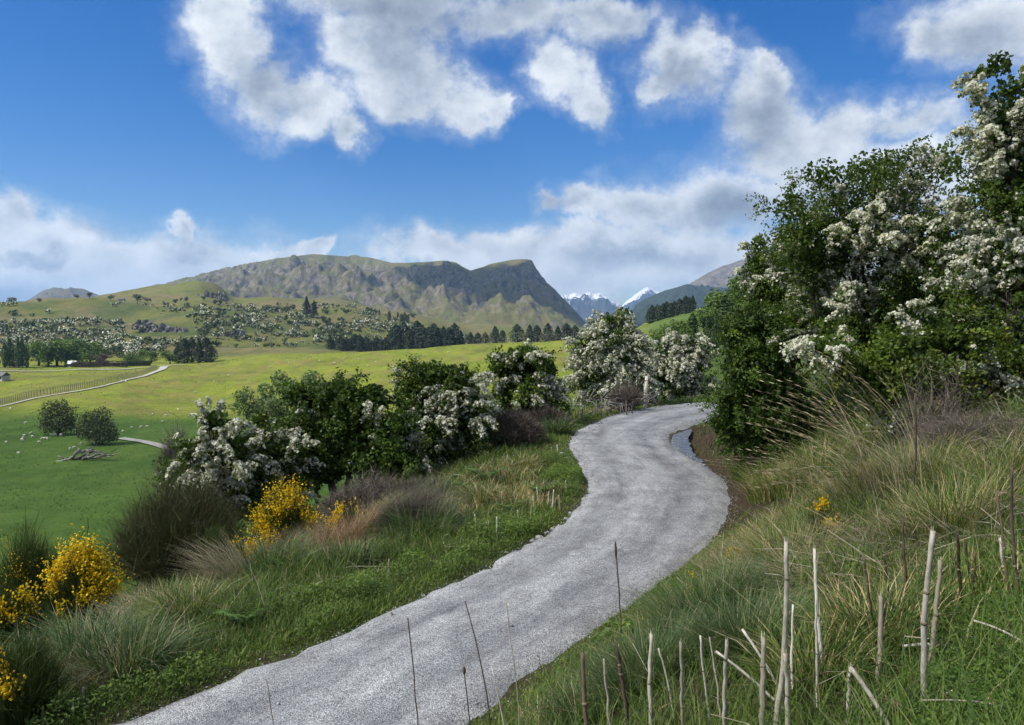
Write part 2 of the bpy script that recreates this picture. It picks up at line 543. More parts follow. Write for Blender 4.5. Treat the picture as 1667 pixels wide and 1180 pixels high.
def far_z(x, y):
    d = np.clip(y, 41, 9400)
    u = np.clip(x / d, UU[0], UU[-1] - 1e-6)
    fi = (u - UU[0]) / (UU[1] - UU[0])
    fj = np.clip((np.log(d) - math.log(40)) / (math.log(9500) - math.log(40)) * (len(UD) - 1), 0, len(UD) - 1.001)
    i, j = fi.astype(int), fj.astype(int)
    a, b = fi - i, fj - j
    z = (TAB[i, j] * (1 - a) + TAB[i + 1, j] * a) * (1 - b) + (TAB[i, j + 1] * (1 - a) + TAB[i + 1, j + 1] * a) * b
    # hummocks, gullies and bluffs: none on the flat paddock, more on the slopes
    slope = sstep(230, 290, d)
    hill = sstep(520, 700, d) * (1 - 0.75 * sstep(0.02, 0.12, u))
    z = z + slope * (1 - hill * 0.4) * 2.2 * (fbm(x / 46, y / 46, 3, 21) - 0.5) * 2 * sstep(240, 420, d)
    z = z + hill * 11.0 * (fbm(x / 95, y / 95, 4, 31) - 0.5) * 2
    z = z + sstep(240, 260, d) * (1 - sstep(330, 400, d)) * 1.1 * (ridged(x / 30, y / 60, 3, 41) - 0.6)
    return z


def ground(x, y):
    x = np.atleast_1d(np.asarray(x, float)); y = np.atleast_1d(np.asarray(y, float))
    x, y = np.broadcast_arrays(x, y)
    wf = sstep(58, 105, y)
    z = np.zeros(x.shape)
    k = wf < 1
    if k.any(): z[k] = near_z(x[k], y[k]) * (1 - wf[k])
    k = wf > 0
    if k.any(): z[k] += far_z(x[k], y[k]) * wf[k]
    return z


def gz(x, y):
    return float(ground(x, y)[0])


def hit(px, py, d0=1.2, d1=3000):
    """first ground point seen through a photo pixel"""
    dx, dy, dz = ray(px, py)
    ds = np.exp(np.linspace(math.log(d0), math.log(d1), 1400))
    g = ground(dx / dy * ds, ds)
    zz = CZ + dz / dy * ds
    below = np.nonzero(zz < g)[0]
    if len(below) == 0:
        return Vector((dx / dy * d1, d1, float(g[-1])))
    i = below[0]
    if i == 0:
        d = ds[0]
    else:
        a, b = zz[i - 1] - g[i - 1], g[i] - zz[i]
        d = ds[i - 1] + (ds[i] - ds[i - 1]) * a / (a + b + 1e-9)
    return Vector((dx / dy * d, d, gz(dx / dy * d, d)))


def at(px, depth):
    """ground point on sight column px at a depth"""
    x = (px - PCX) / F * depth
    return Vector((x, depth, gz(x, depth)))


# ------------------------------------------------------------------ ground sheet (polar grid, fine in front of the eye)
azf = np.concatenate([np.linspace(-180, -47, 60)[:-1], np.linspace(-47, 44, 360), np.linspace(44, 180, 60)[1:-1]])
azr = np.radians(azf)
R = np.concatenate([np.exp(np.linspace(math.log(0.7), math.log(70), 155))[:-1], np.exp(np.linspace(math.log(70), math.log(1500), 170))[:-1],
                    np.exp(np.linspace(math.log(1500), math.log(12000), 24))])
GX = np.sin(azr)[:, None] * R[None]; GY = np.cos(azr)[:, None] * R[None]
# far rings follow depth, not range, so that rims stay sharp; behind the eye the hillside just goes on
GZ = ground(GX, GY)
na, nr = len(azr), len(R)
V = np.stack([GX, GY, GZ], -1).reshape(-1, 3)
V = np.concatenate([V, [[0, 0, gz(0, 0)]]])
ii, jj = np.meshgrid(np.arange(na), np.arange(nr - 1), indexing='ij')
i2 = (ii + 1) % na
Qd = np.stack([ii * nr + jj, i2 * nr + jj, i2 * nr + jj + 1, ii * nr + jj + 1], -1).reshape(-1, 4)[:, ::-1]
Tc = np.stack([np.arange(na) * nr, ((np.arange(na) + 1) % na) * nr, np.full(na, na * nr)], 1)[:, ::-1]

# base colour of turf, soil and scrub by place
x, y, z = V[:, 0], V[:, 1], V[:, 2]
u = x / np.maximum(y, 1)
sl_, sr_ = path_s(x, y)
lerp = lambda a, b, f: a + (np.asarray(b) - a) * f[:, None]
C = np.tile([0.050, 0.062, 0.022], (len(x), 1))                                         # under the bank grass
C = lerp(C, (0.062, 0.048, 0.034), sstep(0.45, 0.62, fbm(x * 0.8, y * 0.8, 3, 51)) * 0.8)
bare = (sr_ > 0) * sstep(1.9, 1.1, sr_) * sstep(11, 14.5, y) * sstep(30, 27, y)          # dug bank at the bend
C = lerp(C, (0.060, 0.043, 0.030), bare)
fld = sstep(40, 70, np.hypot(x, y)) * ((y > 20) | (sl_ > 30))
n1_ = fbm(x / 18, y / 18, 4, 61); n2_ = fbm(x / 5, y / 5, 3, 62)
C = lerp(C, (0.066, 0.122, 0.021), fld)
C = lerp(C, (0.075, 0.125, 0.024), fld * sstep(0.42, 0.62, n1_) * 0.7)
ter = fld * sstep(232, 262, y)                                                           # terrace scarp, paler and yellower
C = lerp(C, (0.150, 0.182, 0.024), ter)
C = lerp(C, (0.150, 0.140, 0.045), ter * sstep(0.50, 0.66, n2_ * 0.55 + n1_ * 0.45) * 0.75)
C = lerp(C, (0.128, 0.105, 0.050), ter * sstep(0.62, 0.72, ridged(x / 16, y / 40, 3, 63)) * 0.35 * sstep(430, 380, y))
hil = fld * sstep(470, 560, y) * sstep(0.15, 0.05, u)
C = lerp(C, (0.105, 0.112, 0.034), hil)
C = lerp(C, (0.125, 0.112, 0.055), hil * sstep(0.45, 0.62, fbm(x / 60, y / 60, 4, 64)) * 0.9)
C = lerp(C, (0.050, 0.075, 0.022), hil * sstep(0.50, 0.66, fbm(x / 34, y / 34, 4, 65)) * 0.8)
top = fld * sstep(820, 900, y) * sstep(0.15, 0.05, u)
C = lerp(C, (0.112, 0.125, 0.038), top * 0.8)
C = lerp(C, (0.14, 0.12, 0.06), top * sstep(0.42, 0.6, fbm(x / 60, y / 60, 4, 66)) * 0.9)
rgt = fld * sstep(0.14, 0.2, u)
C = lerp(C, (0.075, 0.115, 0.03), rgt)

gm, t = new_mat('turf_and_soil')
base = t.n('ShaderNodeAttribute', attribute_name='tone').outputs['Color']
pos = t.n('ShaderNodeNewGeometry').outputs['Position']
f1 = t.noise(pos, 0.35, 6, 0.68)
f2 = t.noise(pos, 5.0, 5, 0.65)
f3 = t.noise(t.vm('MULTIPLY', pos, (1, 0.6, 1)), 0.09, 9, 0.72)
c = t.mix(1.0, base, t.ramp(f1, [(0.25, (0.72, 0.76, 0.72)), (0.75, (1.25, 1.2, 1.2))]), 'MULTIPLY')
c = t.mix(1.0, c, t.ramp(f2, [(0.3, (0.75, 0.78, 0.72)), (0.7, (1.2, 1.18, 1.15))]), 'MULTIPLY')
c = t.mix(1.0, c, t.ramp(f3, [(0.32, (0.62, 0.70, 0.62)), (0.5, (1.0, 1.0, 1.0)), (0.68, (1.30, 1.16, 1.25))]), 'MULTIPLY')
bmp = t.n('ShaderNodeBump', {'Strength': 0.8, 'Distance': 0.5, 'Height': t.m('ADD', t.m('MULTIPLY', f2, 0.25), f1)})
bs = t.n('ShaderNodeBsdfPrincipled', {'Base Color': c, 'Roughness': 0.95, 'Specular IOR Level': 0.1, 'Normal': bmp})
t.n('ShaderNodeOutputMaterial', {0: bs})
structure('ground', mesh_np('ground', V, [Qd, Tc], True, vattrs={'tone': C}), gm)

# ------------------------------------------------------------------ gravel path
gr, t = new_mat('crushed_gravel')
pos = t.n('ShaderNodeNewGeometry').outputs['Position']
vo = t.n('ShaderNodeTexVoronoi', {'Vector': pos, 'Scale': 82.0, 'Randomness': 1.0})
vc = t.n('ShaderNodeSeparateColor', {0: vo.outputs['Color']}).outputs[0]
stone = t.ramp(vc, [(0.0, (0.20, 0.205, 0.21)), (0.22, (0.42, 0.425, 0.43)), (0.7, (0.58, 0.585, 0.59)), (1.0, (0.82, 0.82, 0.81))])
gap = t.step(vo.outputs['Distance'], 0.42, 0.75)
stone = t.mix(t.m('MULTIPLY', gap, 0.55), stone, (0.17, 0.17, 0.17))
fine = t.noise(pos, 90.0, 3, 0.7)
stone = t.mix(1.0, stone, t.ramp(fine, [(0.3, (0.72, 0.72, 0.72)), (0.7, (1.22, 1.22, 1.22))]), 'MULTIPLY')
lane = t.n('ShaderNodeAttribute', attribute_name='lane').outputs['Fac']
lw = t.m('ADD', lane, t.m('MULTIPLY', t.m('SUBTRACT', t.noise(pos, 1.3, 4, 0.6), 0.5), 0.22))
trk = t.ramp(lw, [(0.0, (1.06, 1.06, 1.05)), (0.16, (1.0, 1.0, 1.0)), (0.27, (0.72, 0.725, 0.735)), (0.40, (1.0, 1.0, 1.0)), (0.52, (1.05, 1.05, 1.05)),
                  (0.70, (0.70, 0.705, 0.72)), (0.83, (0.94, 0.94, 0.94)), (1.0, (0.86, 0.85, 0.83))])
stone = t.mix(1.0, stone, trk, 'MULTIPLY')
al_ = t.n('ShaderNodeAttribute', attribute_name='along').outputs['Fac']
sv_ = t.n('ShaderNodeCombineXYZ', {0: t.m('MULTIPLY', lane, 3.0), 1: t.m('MULTIPLY', al_, 0.16), 2: 0.0}).outputs[0]
stone = t.mix(1.0, stone, t.ramp(t.noise(sv_, 3.2, 6, 0.66), [(0.36, (0.74, 0.74, 0.75)), (0.5, (1.0, 1.0, 1.0)), (0.64, (1.16, 1.16, 1.15))]), 'MULTIPLY')
stone = t.mix(1.0, stone, t.ramp(t.noise(pos, 1.4, 7, 0.74), [(0.34, (0.70, 0.70, 0.71)), (0.66, (1.16, 1.16, 1.15))]), 'MULTIPLY')
hgt = t.m('SUBTRACT', vc, t.m('MULTIPLY', vo.outputs['Distance'], 1.2))
bmp = t.n('ShaderNodeBump', {'Strength': 0.85, 'Distance': 0.014, 'Height': hgt})
bs = t.n('ShaderNodeBsdfPrincipled', {'Base Color': stone, 'Roughness': 0.9, 'Specular IOR Level': 0.25, 'Normal': bmp})
t.n('ShaderNodeOutputMaterial', {0: bs})

NS, NC = 460, 15
A, B = resample(LEFT, NS), resample(RIGHT, NS)
for E, sd, og in ((A, 71, 0.10), (B, 72, -0.14)):                                     # ragged edges
    k = np.arange(NS)
    wv = (fbm(k * 0.30, k * 0 + 3.0, 5, sd, 0.85) - 0.5) * 0.45 + og
    if sd == 72: wv = wv * (1 - np.exp(-((E[:, 1] - 22.5) / 4.0) ** 4)) + 0.06 * np.exp(-((E[:, 1] - 22.5) / 4.0) ** 4)
    dirv = (A - B); dirv /= np.linalg.norm(dirv, axis=1)[:, None]
    E += dirv * wv[:, None]
lf = np.linspace(0, 1, NC)
X = A[:, None, :] * (1 - lf)[None, :, None] + B[:, None, :] * lf[None, :, None]
zc = 0.012 + 0.055 * np.sin(np.pi * lf)[None] - 0.022 * (np.exp(-((lf - 0.27) / 0.07) ** 2) + np.exp(-((lf - 0.71) / 0.07) ** 2))[None]
zc = zc + 0.02 * (fbm(X[..., 0] * 1.5, X[..., 1] * 1.5, 3, 73) - 0.5)
zc[:, 0] = -0.05; zc[:, -1] = -0.07
PV = np.concatenate([X, zc[..., None]], -1).reshape(-1, 3)
ii, jj = np.meshgrid(np.arange(NS - 1), np.arange(NC - 1), indexing='ij')
PQ = np.stack([ii * NC + jj, ii * NC + jj + 1, (ii + 1) * NC + jj + 1, (ii + 1) * NC + jj], -1).reshape(-1, 4)
structure('gravel_path', mesh_np('gravel_path', PV, [PQ], True, vattrs={'lane': np.tile(lf, NS), 'along': np.repeat(np.linspace(0, 1, NS) * 85.0, NC)}), gr)

# loose stones along and on the path: too many and too small to count
st = MB()
n = 10000
k = rng.integers(16, 330, n)
side = rng.random(n)
f = np.where(side < 0.42, np.abs(rng.normal(0, 0.05, n)), np.where(side < 0.84, 1 - np.abs(rng.normal(0, 0.06, n)), rng.random(n)))
out = rng.normal(0, 0.05, n)
c = A[k] * (1 - f)[:, None] + B[k] * f[:, None] + rng.normal(0, 0.10, (n, 2))
d = np.hypot(c[:, 0], c[:, 1])
keep = d < 34
c, d, f = c[keep], d[keep], f[keep]
sz = rng.uniform(0.004, 0.011, len(c)) * (0.8 + d / 26) * np.where(rng.random(len(c)) < 0.03, 2.0, 1.0)
_sl, _sr = path_s(c[:, 0], c[:, 1])
gz_ = np.where((_sl < 0) & (_sr < 0), 0.012 + 0.05 * np.sin(np.pi * np.clip(f, 0, 1)), ground(c[:, 0], c[:, 1]))
octa = np.array([[1, 0, 0], [0, 1, 0], [-1, 0, 0], [0, -1, 0], [0, 0, 0.7], [0, 0, -0.7]], float)
jit = octa[None] * rng.uniform(0.6, 1.3, (len(c), 6, 1)) + rng.normal(0, 0.15, (len(c), 6, 3))
SV = jit * sz[:, None, None] + np.concatenate([c, (gz_ + sz * 0.3)[:, None]], 1)[:, None]
tri = np.array([(0, 1, 4), (1, 2, 4), (2, 3, 4), (3, 0, 4), (1, 0, 5), (2, 1, 5), (3, 2, 5), (0, 3, 5)])
st.add(SV.reshape(-1, 3), None, (np.arange(len(c))[:, None, None] * 6 + tri[None]).reshape(-1, 3), at=np.repeat(rng.random(len(c)), 8))
stone_m = leaf_mat('loose_stone', [(0.0, (0.14, 0.14, 0.14)), (0.6, (0.32, 0.325, 0.325)), (1.0, (0.52, 0.52, 0.5))], 0.0, 0.9, 0.0)
tag(part('loose_gravel', st.mesh('loose_gravel'), stone_m), 'loose grey stones scattered along the path edges', 'gravel', kind='stuff')

# puddle in the ditch at the bend
wm, t = new_mat('puddle_water')
pos = t.n('ShaderNodeNewGeometry').outputs['Position']
bmp = t.n('ShaderNodeBump', {'Strength': 1.0, 'Distance': 0.06, 'Height': t.noise(pos, 6.0, 2, 0.5)})
bs = t.n('ShaderNodeBsdfPrincipled', {'Base Color': (0.045, 0.04, 0.033), 'Roughness': 0.04, 'Specular IOR Level': 0.8, 'Normal': bmp, 'IOR': 1.6, 'Coat Weight': 1.0, 'Coat Normal': bmp, 'Coat IOR': 2.2, 'Coat Roughness': 0.03})
t.n('ShaderNodeOutputMaterial', {0: bs})
pud_l = resample(np.array([(1118, 699), (1100, 706), (1090, 718), (1094, 732), (1106, 745), (1126, 756), (1146, 765)], float), 40)
pud_r = resample(np.array([(1126, 699), (1122, 712), (1122, 725), (1128, 737), (1138, 747), (1148, 756), (1152, 765)], float), 40)


def on_plane(q, zp):
    k = (CZ - zp) * F
    out = []
    for a, b in q:
        dx, dy, dz = ray(a, b)
        s = (zp - CZ) / dz
        out.append((dx * s, dy * s, zp))
    return np.array(out)


ZPUD = -0.03
a3, b3 = on_plane(pud_l, ZPUD), on_plane(pud_r, ZPUD)
wob = (fbm(np.arange(40) * 0.5, np.zeros(40), 3, 81) - 0.5) * 0.18
a3[:, 0] += wob; b3[:, 0] += (fbm(np.arange(40) * 0.5, np.ones(40) * 9, 3, 82) - 0.5) * 0.2
mid3 = (a3 + b3) / 2
WV = np.concatenate([a3, mid3, b3])
kk = np.arange(39)
WQ = np.concatenate([np.stack([kk, kk + 40, kk + 41, kk + 1], 1), np.stack([kk + 40, kk + 80, kk + 81, kk + 41], 1)])
structure('puddle_water', mesh_np('puddle_water', WV, [WQ]), wm)


# ------------------------------------------------------------------ far tracks, draped over the land
trm, t = new_mat('pale_track')
pos = t.n('ShaderNodeNewGeometry').outputs['Position']
c = t.ramp(t.noise(pos, 0.8, 4, 0.6), [(0.3, (0.24, 0.235, 0.20)), (0.7, (0.38, 0.37, 0.33))])
t.n('ShaderNodeOutputMaterial', {0: t.n('ShaderNodeBsdfPrincipled', {'Base Color': c, 'Roughness': 0.95})})


def track(name, pts, width, lift, n=70):
    q = resample(np.array(pts, float), n)
    tn = np.gradient(q, axis=0); tn /= np.linalg.norm(tn, axis=1)[:, None]
    nrm = np.stack([-tn[:, 1], tn[:, 0]], 1) * np.broadcast_to(width, n)[:, None] / 2
    rows = [q - nrm, q, q + nrm]
    V = np.concatenate([np.concatenate([r, (ground(r[:, 0], r[:, 1]) + lift)[:, None]], 1) for r in rows])
    k = np.arange(n - 1)
    Qs = np.concatenate([np.stack([k, k + n, k + n + 1, k + 1], 1), np.stack([k + n, k + 2 * n, k + 2 * n + 1, k + n + 1], 1)])[:, ::-1]
    structure(name, mesh_np(name, V, [Qs]), trm)
    return q


hp = lambda px, py: tuple(hit(px, py, 30))[:2]
FENCE_PX = [(-60, 672), (0, 661), (36, 652), (64, 645), (100, 640), (150, 631), (200, 619), (243, 608), (262, 601)]
fence_pts = [hp(a, b) for a, b in FENCE_PX]
farm_track = track('farm_track', [hp(a, b + 2) for a, b in FENCE_PX] + [hp(268, 597)], np.concatenate([np.full(45, 1.3), np.linspace(1.3, 4.0, 25)]), 0.35)
track('valley_track', [hp(196, 714), hp(215, 717), hp(235, 720), hp(256, 725), hp(275, 731), hp(300, 740)], 2.6, 0.25)
track('country_road', [tuple(at(-150, 372))[:2], tuple(at(0, 378))[:2], tuple(at(110, 392))[:2], tuple(at(250, 404))[:2], tuple(at(300, 420))[:2]], 2.4, 0.45)


# ------------------------------------------------------------------ mountains
def mountain(name, sky_px, d_ridge, d_front, y_front, mat, amp=40.0, nu=300, nd=70, seed=0, d_back=1.5, power=1.0, scale=260.0, rough_top=0.25):
    """a range whose crest follows the photo's skyline at its own distance; crest, front slope, back slope"""
    sp = np.array(sky_px, float)
    px = np.linspace(sp[0, 0], sp[-1, 0], nu)
    yy = np.interp(px, sp[:, 0], sp[:, 1])
    uu = (px - PCX) / F
    f = np.concatenate([np.linspace(0, 1, nd), 1 + np.linspace(0, 1, 18)[1:]])         # 0 foot, 1 crest, 2 far foot
    U, Fq = np.meshgrid(uu, f, indexing='ij')
    zr = Zf(d_ridge, yy)[:, None]
    zf = Zf(d_front, y_front)
    wv = (fbm(px / 60, px * 0, 3, seed + 9)[:, None] - 0.5) * 0.30 * (d_ridge - d_front)
    D = np.where(Fq <= 1, d_front + (d_ridge + wv - d_front) * Fq, d_ridge + wv + (d_ridge * d_back - d_ridge) * (Fq - 1))
    g = np.clip(Fq, 0, 1)
    prof = g ** power
    Zr = zr * (d_ridge + wv) / d_ridge                                                  # keep the crest on its sight line
    Z = np.where(Fq <= 1, zf + (Zr - zf) * prof, Zr + (zf - Zr) * (Fq - 1) ** 1.3)
    Xw, Yw = U * D, D
    damp = np.where(Fq <= 1, np.sin(np.pi * np.clip(g, 0, 1)) ** 0.7 * 0.9 + rough_top * 0.12, 0.3 * (2 - Fq))
    nz = (ridged(Xw / scale, Yw / scale, 5, seed) - 0.62) * 1.6 + (fbm(Xw / scale * 3.1, Yw / scale * 3.1, 4, seed + 3) - 0.5) * 0.9 + (fbm(Xw / scale * 9, Yw / scale * 9, 3, seed + 5) - 0.5) * 0.5
    Z = Z + nz * amp * damp * np.clip((Zr - zf) / 150, 0.05, 1.4)
    V = np.stack([Xw, Yw, Z], -1).reshape(-1, 3)
    m = len(f)
    ii, jj = np.meshgrid(np.arange(nu - 1), np.arange(m - 1), indexing='ij')
    Qs = np.stack([ii * m + jj, (ii + 1) * m + jj, (ii + 1) * m + jj + 1, ii * m + jj + 1], -1).reshape(-1, 4)
    return structure(name, mesh_np(name, V, [Qs], True, vattrs={'height': g.ravel(), 'across': np.repeat(px, m)}), mat)


def rock_mat(name, grass, grass2, rock, rock2, bias, scale=0.012, snow=None, strata=0.0):
    m, t = new_mat(name)
    g = t.n('ShaderNodeNewGeometry')
    pos = g.outputs['Position']
    hgt = t.n('ShaderNodeAttribute', attribute_name='height').outputs['Fac']
    nzv = t.n('ShaderNodeSeparateXYZ', {0: g.outputs['True Normal']}).outputs[2]
    a = t.noise(pos, scale, 8, 0.68)
    b = t.noise(t.vm('MULTIPLY', pos, (1, 0.7, 0.6)), scale * 4.0, 10, 0.80)
    f = t.m('ADD', t.m('MULTIPLY_ADD', t.m('SUBTRACT', a, 0.5), 2.4, t.m('MULTIPLY', t.m('SUBTRACT', 0.86, nzv), 1.6)), t.m('MULTIPLY', t.m('SUBTRACT', b, 0.5), 3.0))
    f = t.m('ADD', f, bias)
    f = t.m('ADD', f, t.step(hgt, 0.45, 0.78, -0.25, 0.12))
    f = t.m('ADD', f, t.step(hgt, 0.90, 0.99, 0.0, -0.55))
    cg = t.mix(t.step(t.noise(pos, scale * 2.2, 5, 0.6), 0.4, 0.62), grass, grass2)
    cr = t.mix(t.step(b, 0.41, 0.59), rock, rock2)
    c = t.mix(t.step(f, -0.10, 0.12), cg, cr)
    if snow is not None:
        s = t.m('ADD', hgt, t.m('MULTIPLY', t.m('SUBTRACT', b, 0.5), 1.5))
        c = t.mix(t.step(s, snow, snow + 0.12), c, (0.82, 0.84, 0.88))
    bp = t.n('ShaderNodeBump', {'Strength': 1.0, 'Distance': 0.16 / scale, 'Height': b})
    bs = t.n('ShaderNodeBsdfPrincipled', {'Base Color': c, 'Roughness': 0.95, 'Specular IOR Level': 0.1, 'Normal': bp})
    t.n('ShaderNodeOutputMaterial', {0: bs})
    return m


m_main = rock_mat('tussock_and_schist', (0.158, 0.138, 0.056), (0.122, 0.132, 0.044), (0.048, 0.044, 0.038), (0.225, 0.195, 0.150), -0.16)
m_left = rock_mat('brown_hill', (0.12, 0.11, 0.065), (0.15, 0.125, 0.07), (0.08, 0.075, 0.065), (0.16, 0.145, 0.12), 0.0)
m_ridge = rock_mat('forest_and_scree', (0.026, 0.040, 0.022), (0.040, 0.052, 0.026), (0.022, 0.034, 0.020), (0.05, 0.058, 0.036), 0.0, 0.01)
m_ridge2 = rock_mat('bare_scree', (0.15, 0.12, 0.085), (0.13, 0.115, 0.09), (0.12, 0.105, 0.095), (0.22, 0.185, 0.15), 0.1, 0.008)
m_snow = rock_mat('snow_and_rock', (0.05, 0.055, 0.06), (0.06, 0.06, 0.06), (0.04, 0.045, 0.055), (0.09, 0.09, 0.10), 0.2, 0.004, snow=0.76)

mountain('mountain', [(150, 492), (215, 484), (258, 468), (300, 456), (345, 445), (400, 431), (440, 423), (480, 418), (512, 414), (560, 417), (600, 419),
                      (640, 428), (690, 427), (722, 424), (742, 427), (756, 436), (766, 441), (782, 436), (800, 430), (830, 424), (858, 422), (866, 424), (873, 438),
                      (882, 452), (890, 462), (900, 469), (912, 482), (926, 496), (940, 510), (955, 526), (970, 541), (1000, 548)],
         3300, 1750, 546, m_main, amp=85, nu=470, nd=115, seed=101, power=1.25, scale=330)
mountain('distant_hill', [(-60, 505), (0, 503), (30, 497), (52, 487), (72, 475), (90, 468), (108, 470), (124, 469), (138, 470), (152, 476), (170, 483), (190, 480), (215, 484), (260, 492), (320, 500)],
         4300, 3000, 512, m_left, amp=60, nu=150, nd=40, seed=111, scale=300)
mountain('forested_ridge', [(985, 545), (1010, 532), (1026, 512), (1034, 496), (1048, 487), (1066, 480), (1082, 473), (1100, 468), (1118, 462), (1126, 464), (1140, 466), (1170, 468), (1250, 470)],
         4200, 2700, 548, m_ridge, amp=60, nu=170, nd=60, seed=121, scale=330)
mountain('scree_mountain', [(1060, 540), (1090, 500), (1118, 466), (1135, 455), (1150, 446), (1170, 436), (1190, 429), (1230, 414), (1300, 400), (1420, 390)],
         5200, 4000, 530, m_ridge2, amp=70, nu=170, nd=60, seed=131, scale=420)
mountain('snow_mountain', [(860, 520), (885, 496), (902, 488), (915, 481), (926, 482), (936, 477), (946, 481), (956, 476), (966, 480), (976, 478), (988, 485), (1000, 495), (1014, 505), (1040, 520)],
         9000, 7000, 530, m_snow, amp=150, nu=160, nd=60, seed=141, scale=620, rough_top=1.2)
mountain('snow_mountain', [(990, 520), (1020, 488), (1038, 474), (1046, 470), (1053, 466), (1060, 467), (1068, 472), (1076, 475), (1086, 471), (1096, 474), (1106, 472), (1120, 468), (1150, 470), (1200, 480)],
         10500, 8000, 530, m_snow, amp=150, nu=160, nd=60, seed=151, scale=620, rough_top=1.2)


# ------------------------------------------------------------------ two real clouds above and behind the view, whose shade falls on the path and on the mountain
def cloud(cx, cy, cz, rx, ry, rz, keep, seed):
    n, m = 72, 30
    th = np.linspace(0, 2 * np.pi, n, endpoint=False); ph = np.linspace(-np.pi / 2, np.pi / 2, m)
    T, Pp = np.meshgrid(th, ph, indexing='ij')
    lump = 0.88 + 0.26 * fbm(np.cos(T) * 2.2 + 7, np.sin(T) * 2.2 + Pp * 1.5, 4, seed)
    X = np.cos(Pp) * np.cos(T) * rx * lump; Y = np.cos(Pp) * np.sin(T) * ry * lump
    Z = np.where(Pp > 0, np.sin(Pp) * rz * (0.7 + 0.6 * lump), np.sin(Pp) * rz * 0.25)
    ii, jj = np.meshgrid(np.arange(n), np.arange(m - 1), indexing='ij')
    i2 = (ii + 1) % n
    Qs = np.stack([ii * m + jj, i2 * m + jj, i2 * m + jj + 1, ii * m + jj + 1], -1).reshape(-1, 4)
    mt, t = new_mat('cloud_vapour')
    g = t.n('ShaderNodeTexCoord').outputs['Object']
    rr = t.vm('LENGTH', t.vm('MULTIPLY', g, (1 / rx, 1 / ry, 0)))
    rr = t.m('ADD', rr, t.m('MULTIPLY', t.m('SUBTRACT', t.noise(g, 3.5 / rx, 5, 0.6), 0.5), 0.5))
    al = t.step(rr, 0.97, 0.74, 0.0, keep)
    body = t.n('ShaderNodeMixShader', {0: 0.6, 1: t.n('ShaderNodeBsdfDiffuse', {'Color': (0.9, 0.9, 0.9)}), 2: t.n('ShaderNodeBsdfTranslucent', {'Color': (0.9, 0.9, 0.9)})})
    t.n('ShaderNodeOutputMaterial', {0: t.n('ShaderNodeMixShader', {0: al, 1: t.n('ShaderNodeBsdfTransparent'), 2: body})})
    o = structure('cloud', mesh_np('cloud', np.stack([X, Y, Z], -1).reshape(-1, 3), [Qs]), mt)
    o.location = (cx, cy, cz)
    return o


def shade_at(x, y, z, h, rx, ry, rz, keep, seed):
    s = (h - z) / SUN.z
    cloud(x + SUN.x * s, y + SUN.y * s, h, rx, ry, rz, keep, seed)


shade_at(-60, 18, -10, 950, 620, 262, 60, 0.24, 201)
p = pix(790, 475, 2750)
shade_at(p.x + 90, p.y + 120, p.z, 2100, 430, 600, 130, 0.78, 202)

# the air between: one closed box of thin pale haze
hm, t = new_mat('pale_air')
t.n('ShaderNodeOutputMaterial', {'Volume': t.n('ShaderNodeVolumePrincipled', {'Color': (0.36, 0.62, 1.0), 'Density': 0.00008, 'Anisotropy': 0.2})})
hb = MB()
hb.box((0, 5900, 285), (24000, 13000, 830))
tag(part('haze', hb.mesh('haze'), hm), 'thin blue haze that pales the far mountains', 'haze', kind='stuff')

# ------------------------------------------------------------------ plant materials (leaf colour by leaf, darker deep in hawthorn crowns and low in herbs)
G = leaf_mat
M_HAW = G('hawthorn_leaf', [(0.0, (0.048, 0.082, 0.018)), (0.5, (0.087, 0.142, 0.023)), (0.85, (0.151, 0.210, 0.031)), (1.0, (0.287, 0.285, 0.038))], 0.3, 0.5)
M_HAWD = G('dark_hedge_leaf', [(0.0, (0.045, 0.082, 0.020)), (0.6, (0.087, 0.148, 0.026)), (1.0, (0.182, 0.235, 0.038))], 0.28, 0.5)
M_BLOOM = G('hawthorn_blossom', [(0.0, (0.44, 0.44, 0.36)), (0.5, (0.63, 0.625, 0.54)), (1.0, (0.81, 0.805, 0.735))], 0.22, 0.7, 0.12)
M_BARK = wood_mat('bark', (0.030, 0.025, 0.020), (0.12, 0.10, 0.082))
M_DEADWOOD = wood_mat('weathered_wood', (0.085, 0.075, 0.065), (0.34, 0.315, 0.28), 10.0)
M_LOG = wood_mat('silvered_log', (0.075, 0.068, 0.06), (0.36, 0.34, 0.31), 1.6)
M_STALK = wood_mat('bleached_stalk', (0.30, 0.265, 0.20), (0.66, 0.62, 0.53), 22.0, 0.7)
M_STALKD = wood_mat('brown_stalk', (0.045, 0.032, 0.024), (0.17, 0.125, 0.085), 22.0)
M_BROOM = G('broom_stem', [(0.0, (0.033, 0.054, 0.015)), (0.6, (0.059, 0.096, 0.023)), (1.0, (0.109, 0.134, 0.036))], 0.1)
M_BROOMD = G('dull_broom_stem', [(0.0, (0.045, 0.051, 0.024)), (0.5, (0.076, 0.090, 0.035)), (0.85, (0.112, 0.107, 0.051)), (1.0, (0.173, 0.147, 0.086))], 0.08)
M_YELLOW = G('broom_flower', [(0.0, (0.74, 0.44, 0.008)), (0.6, (0.86, 0.60, 0.012)), (1.0, (0.90, 0.70, 0.04))], 0.25, 0.6, 0.0)
M_GRASS = G('bank_grass', [(0.0, (0.062, 0.112, 0.032)), (0.35, (0.104, 0.173, 0.038)), (0.62, (0.164, 0.233, 0.043)), (0.74, (0.259, 0.255, 0.080)), (0.82, (0.499, 0.380, 0.197)), (1.0, (0.792, 0.619, 0.386))], 0.22, 0.5, 0.2)
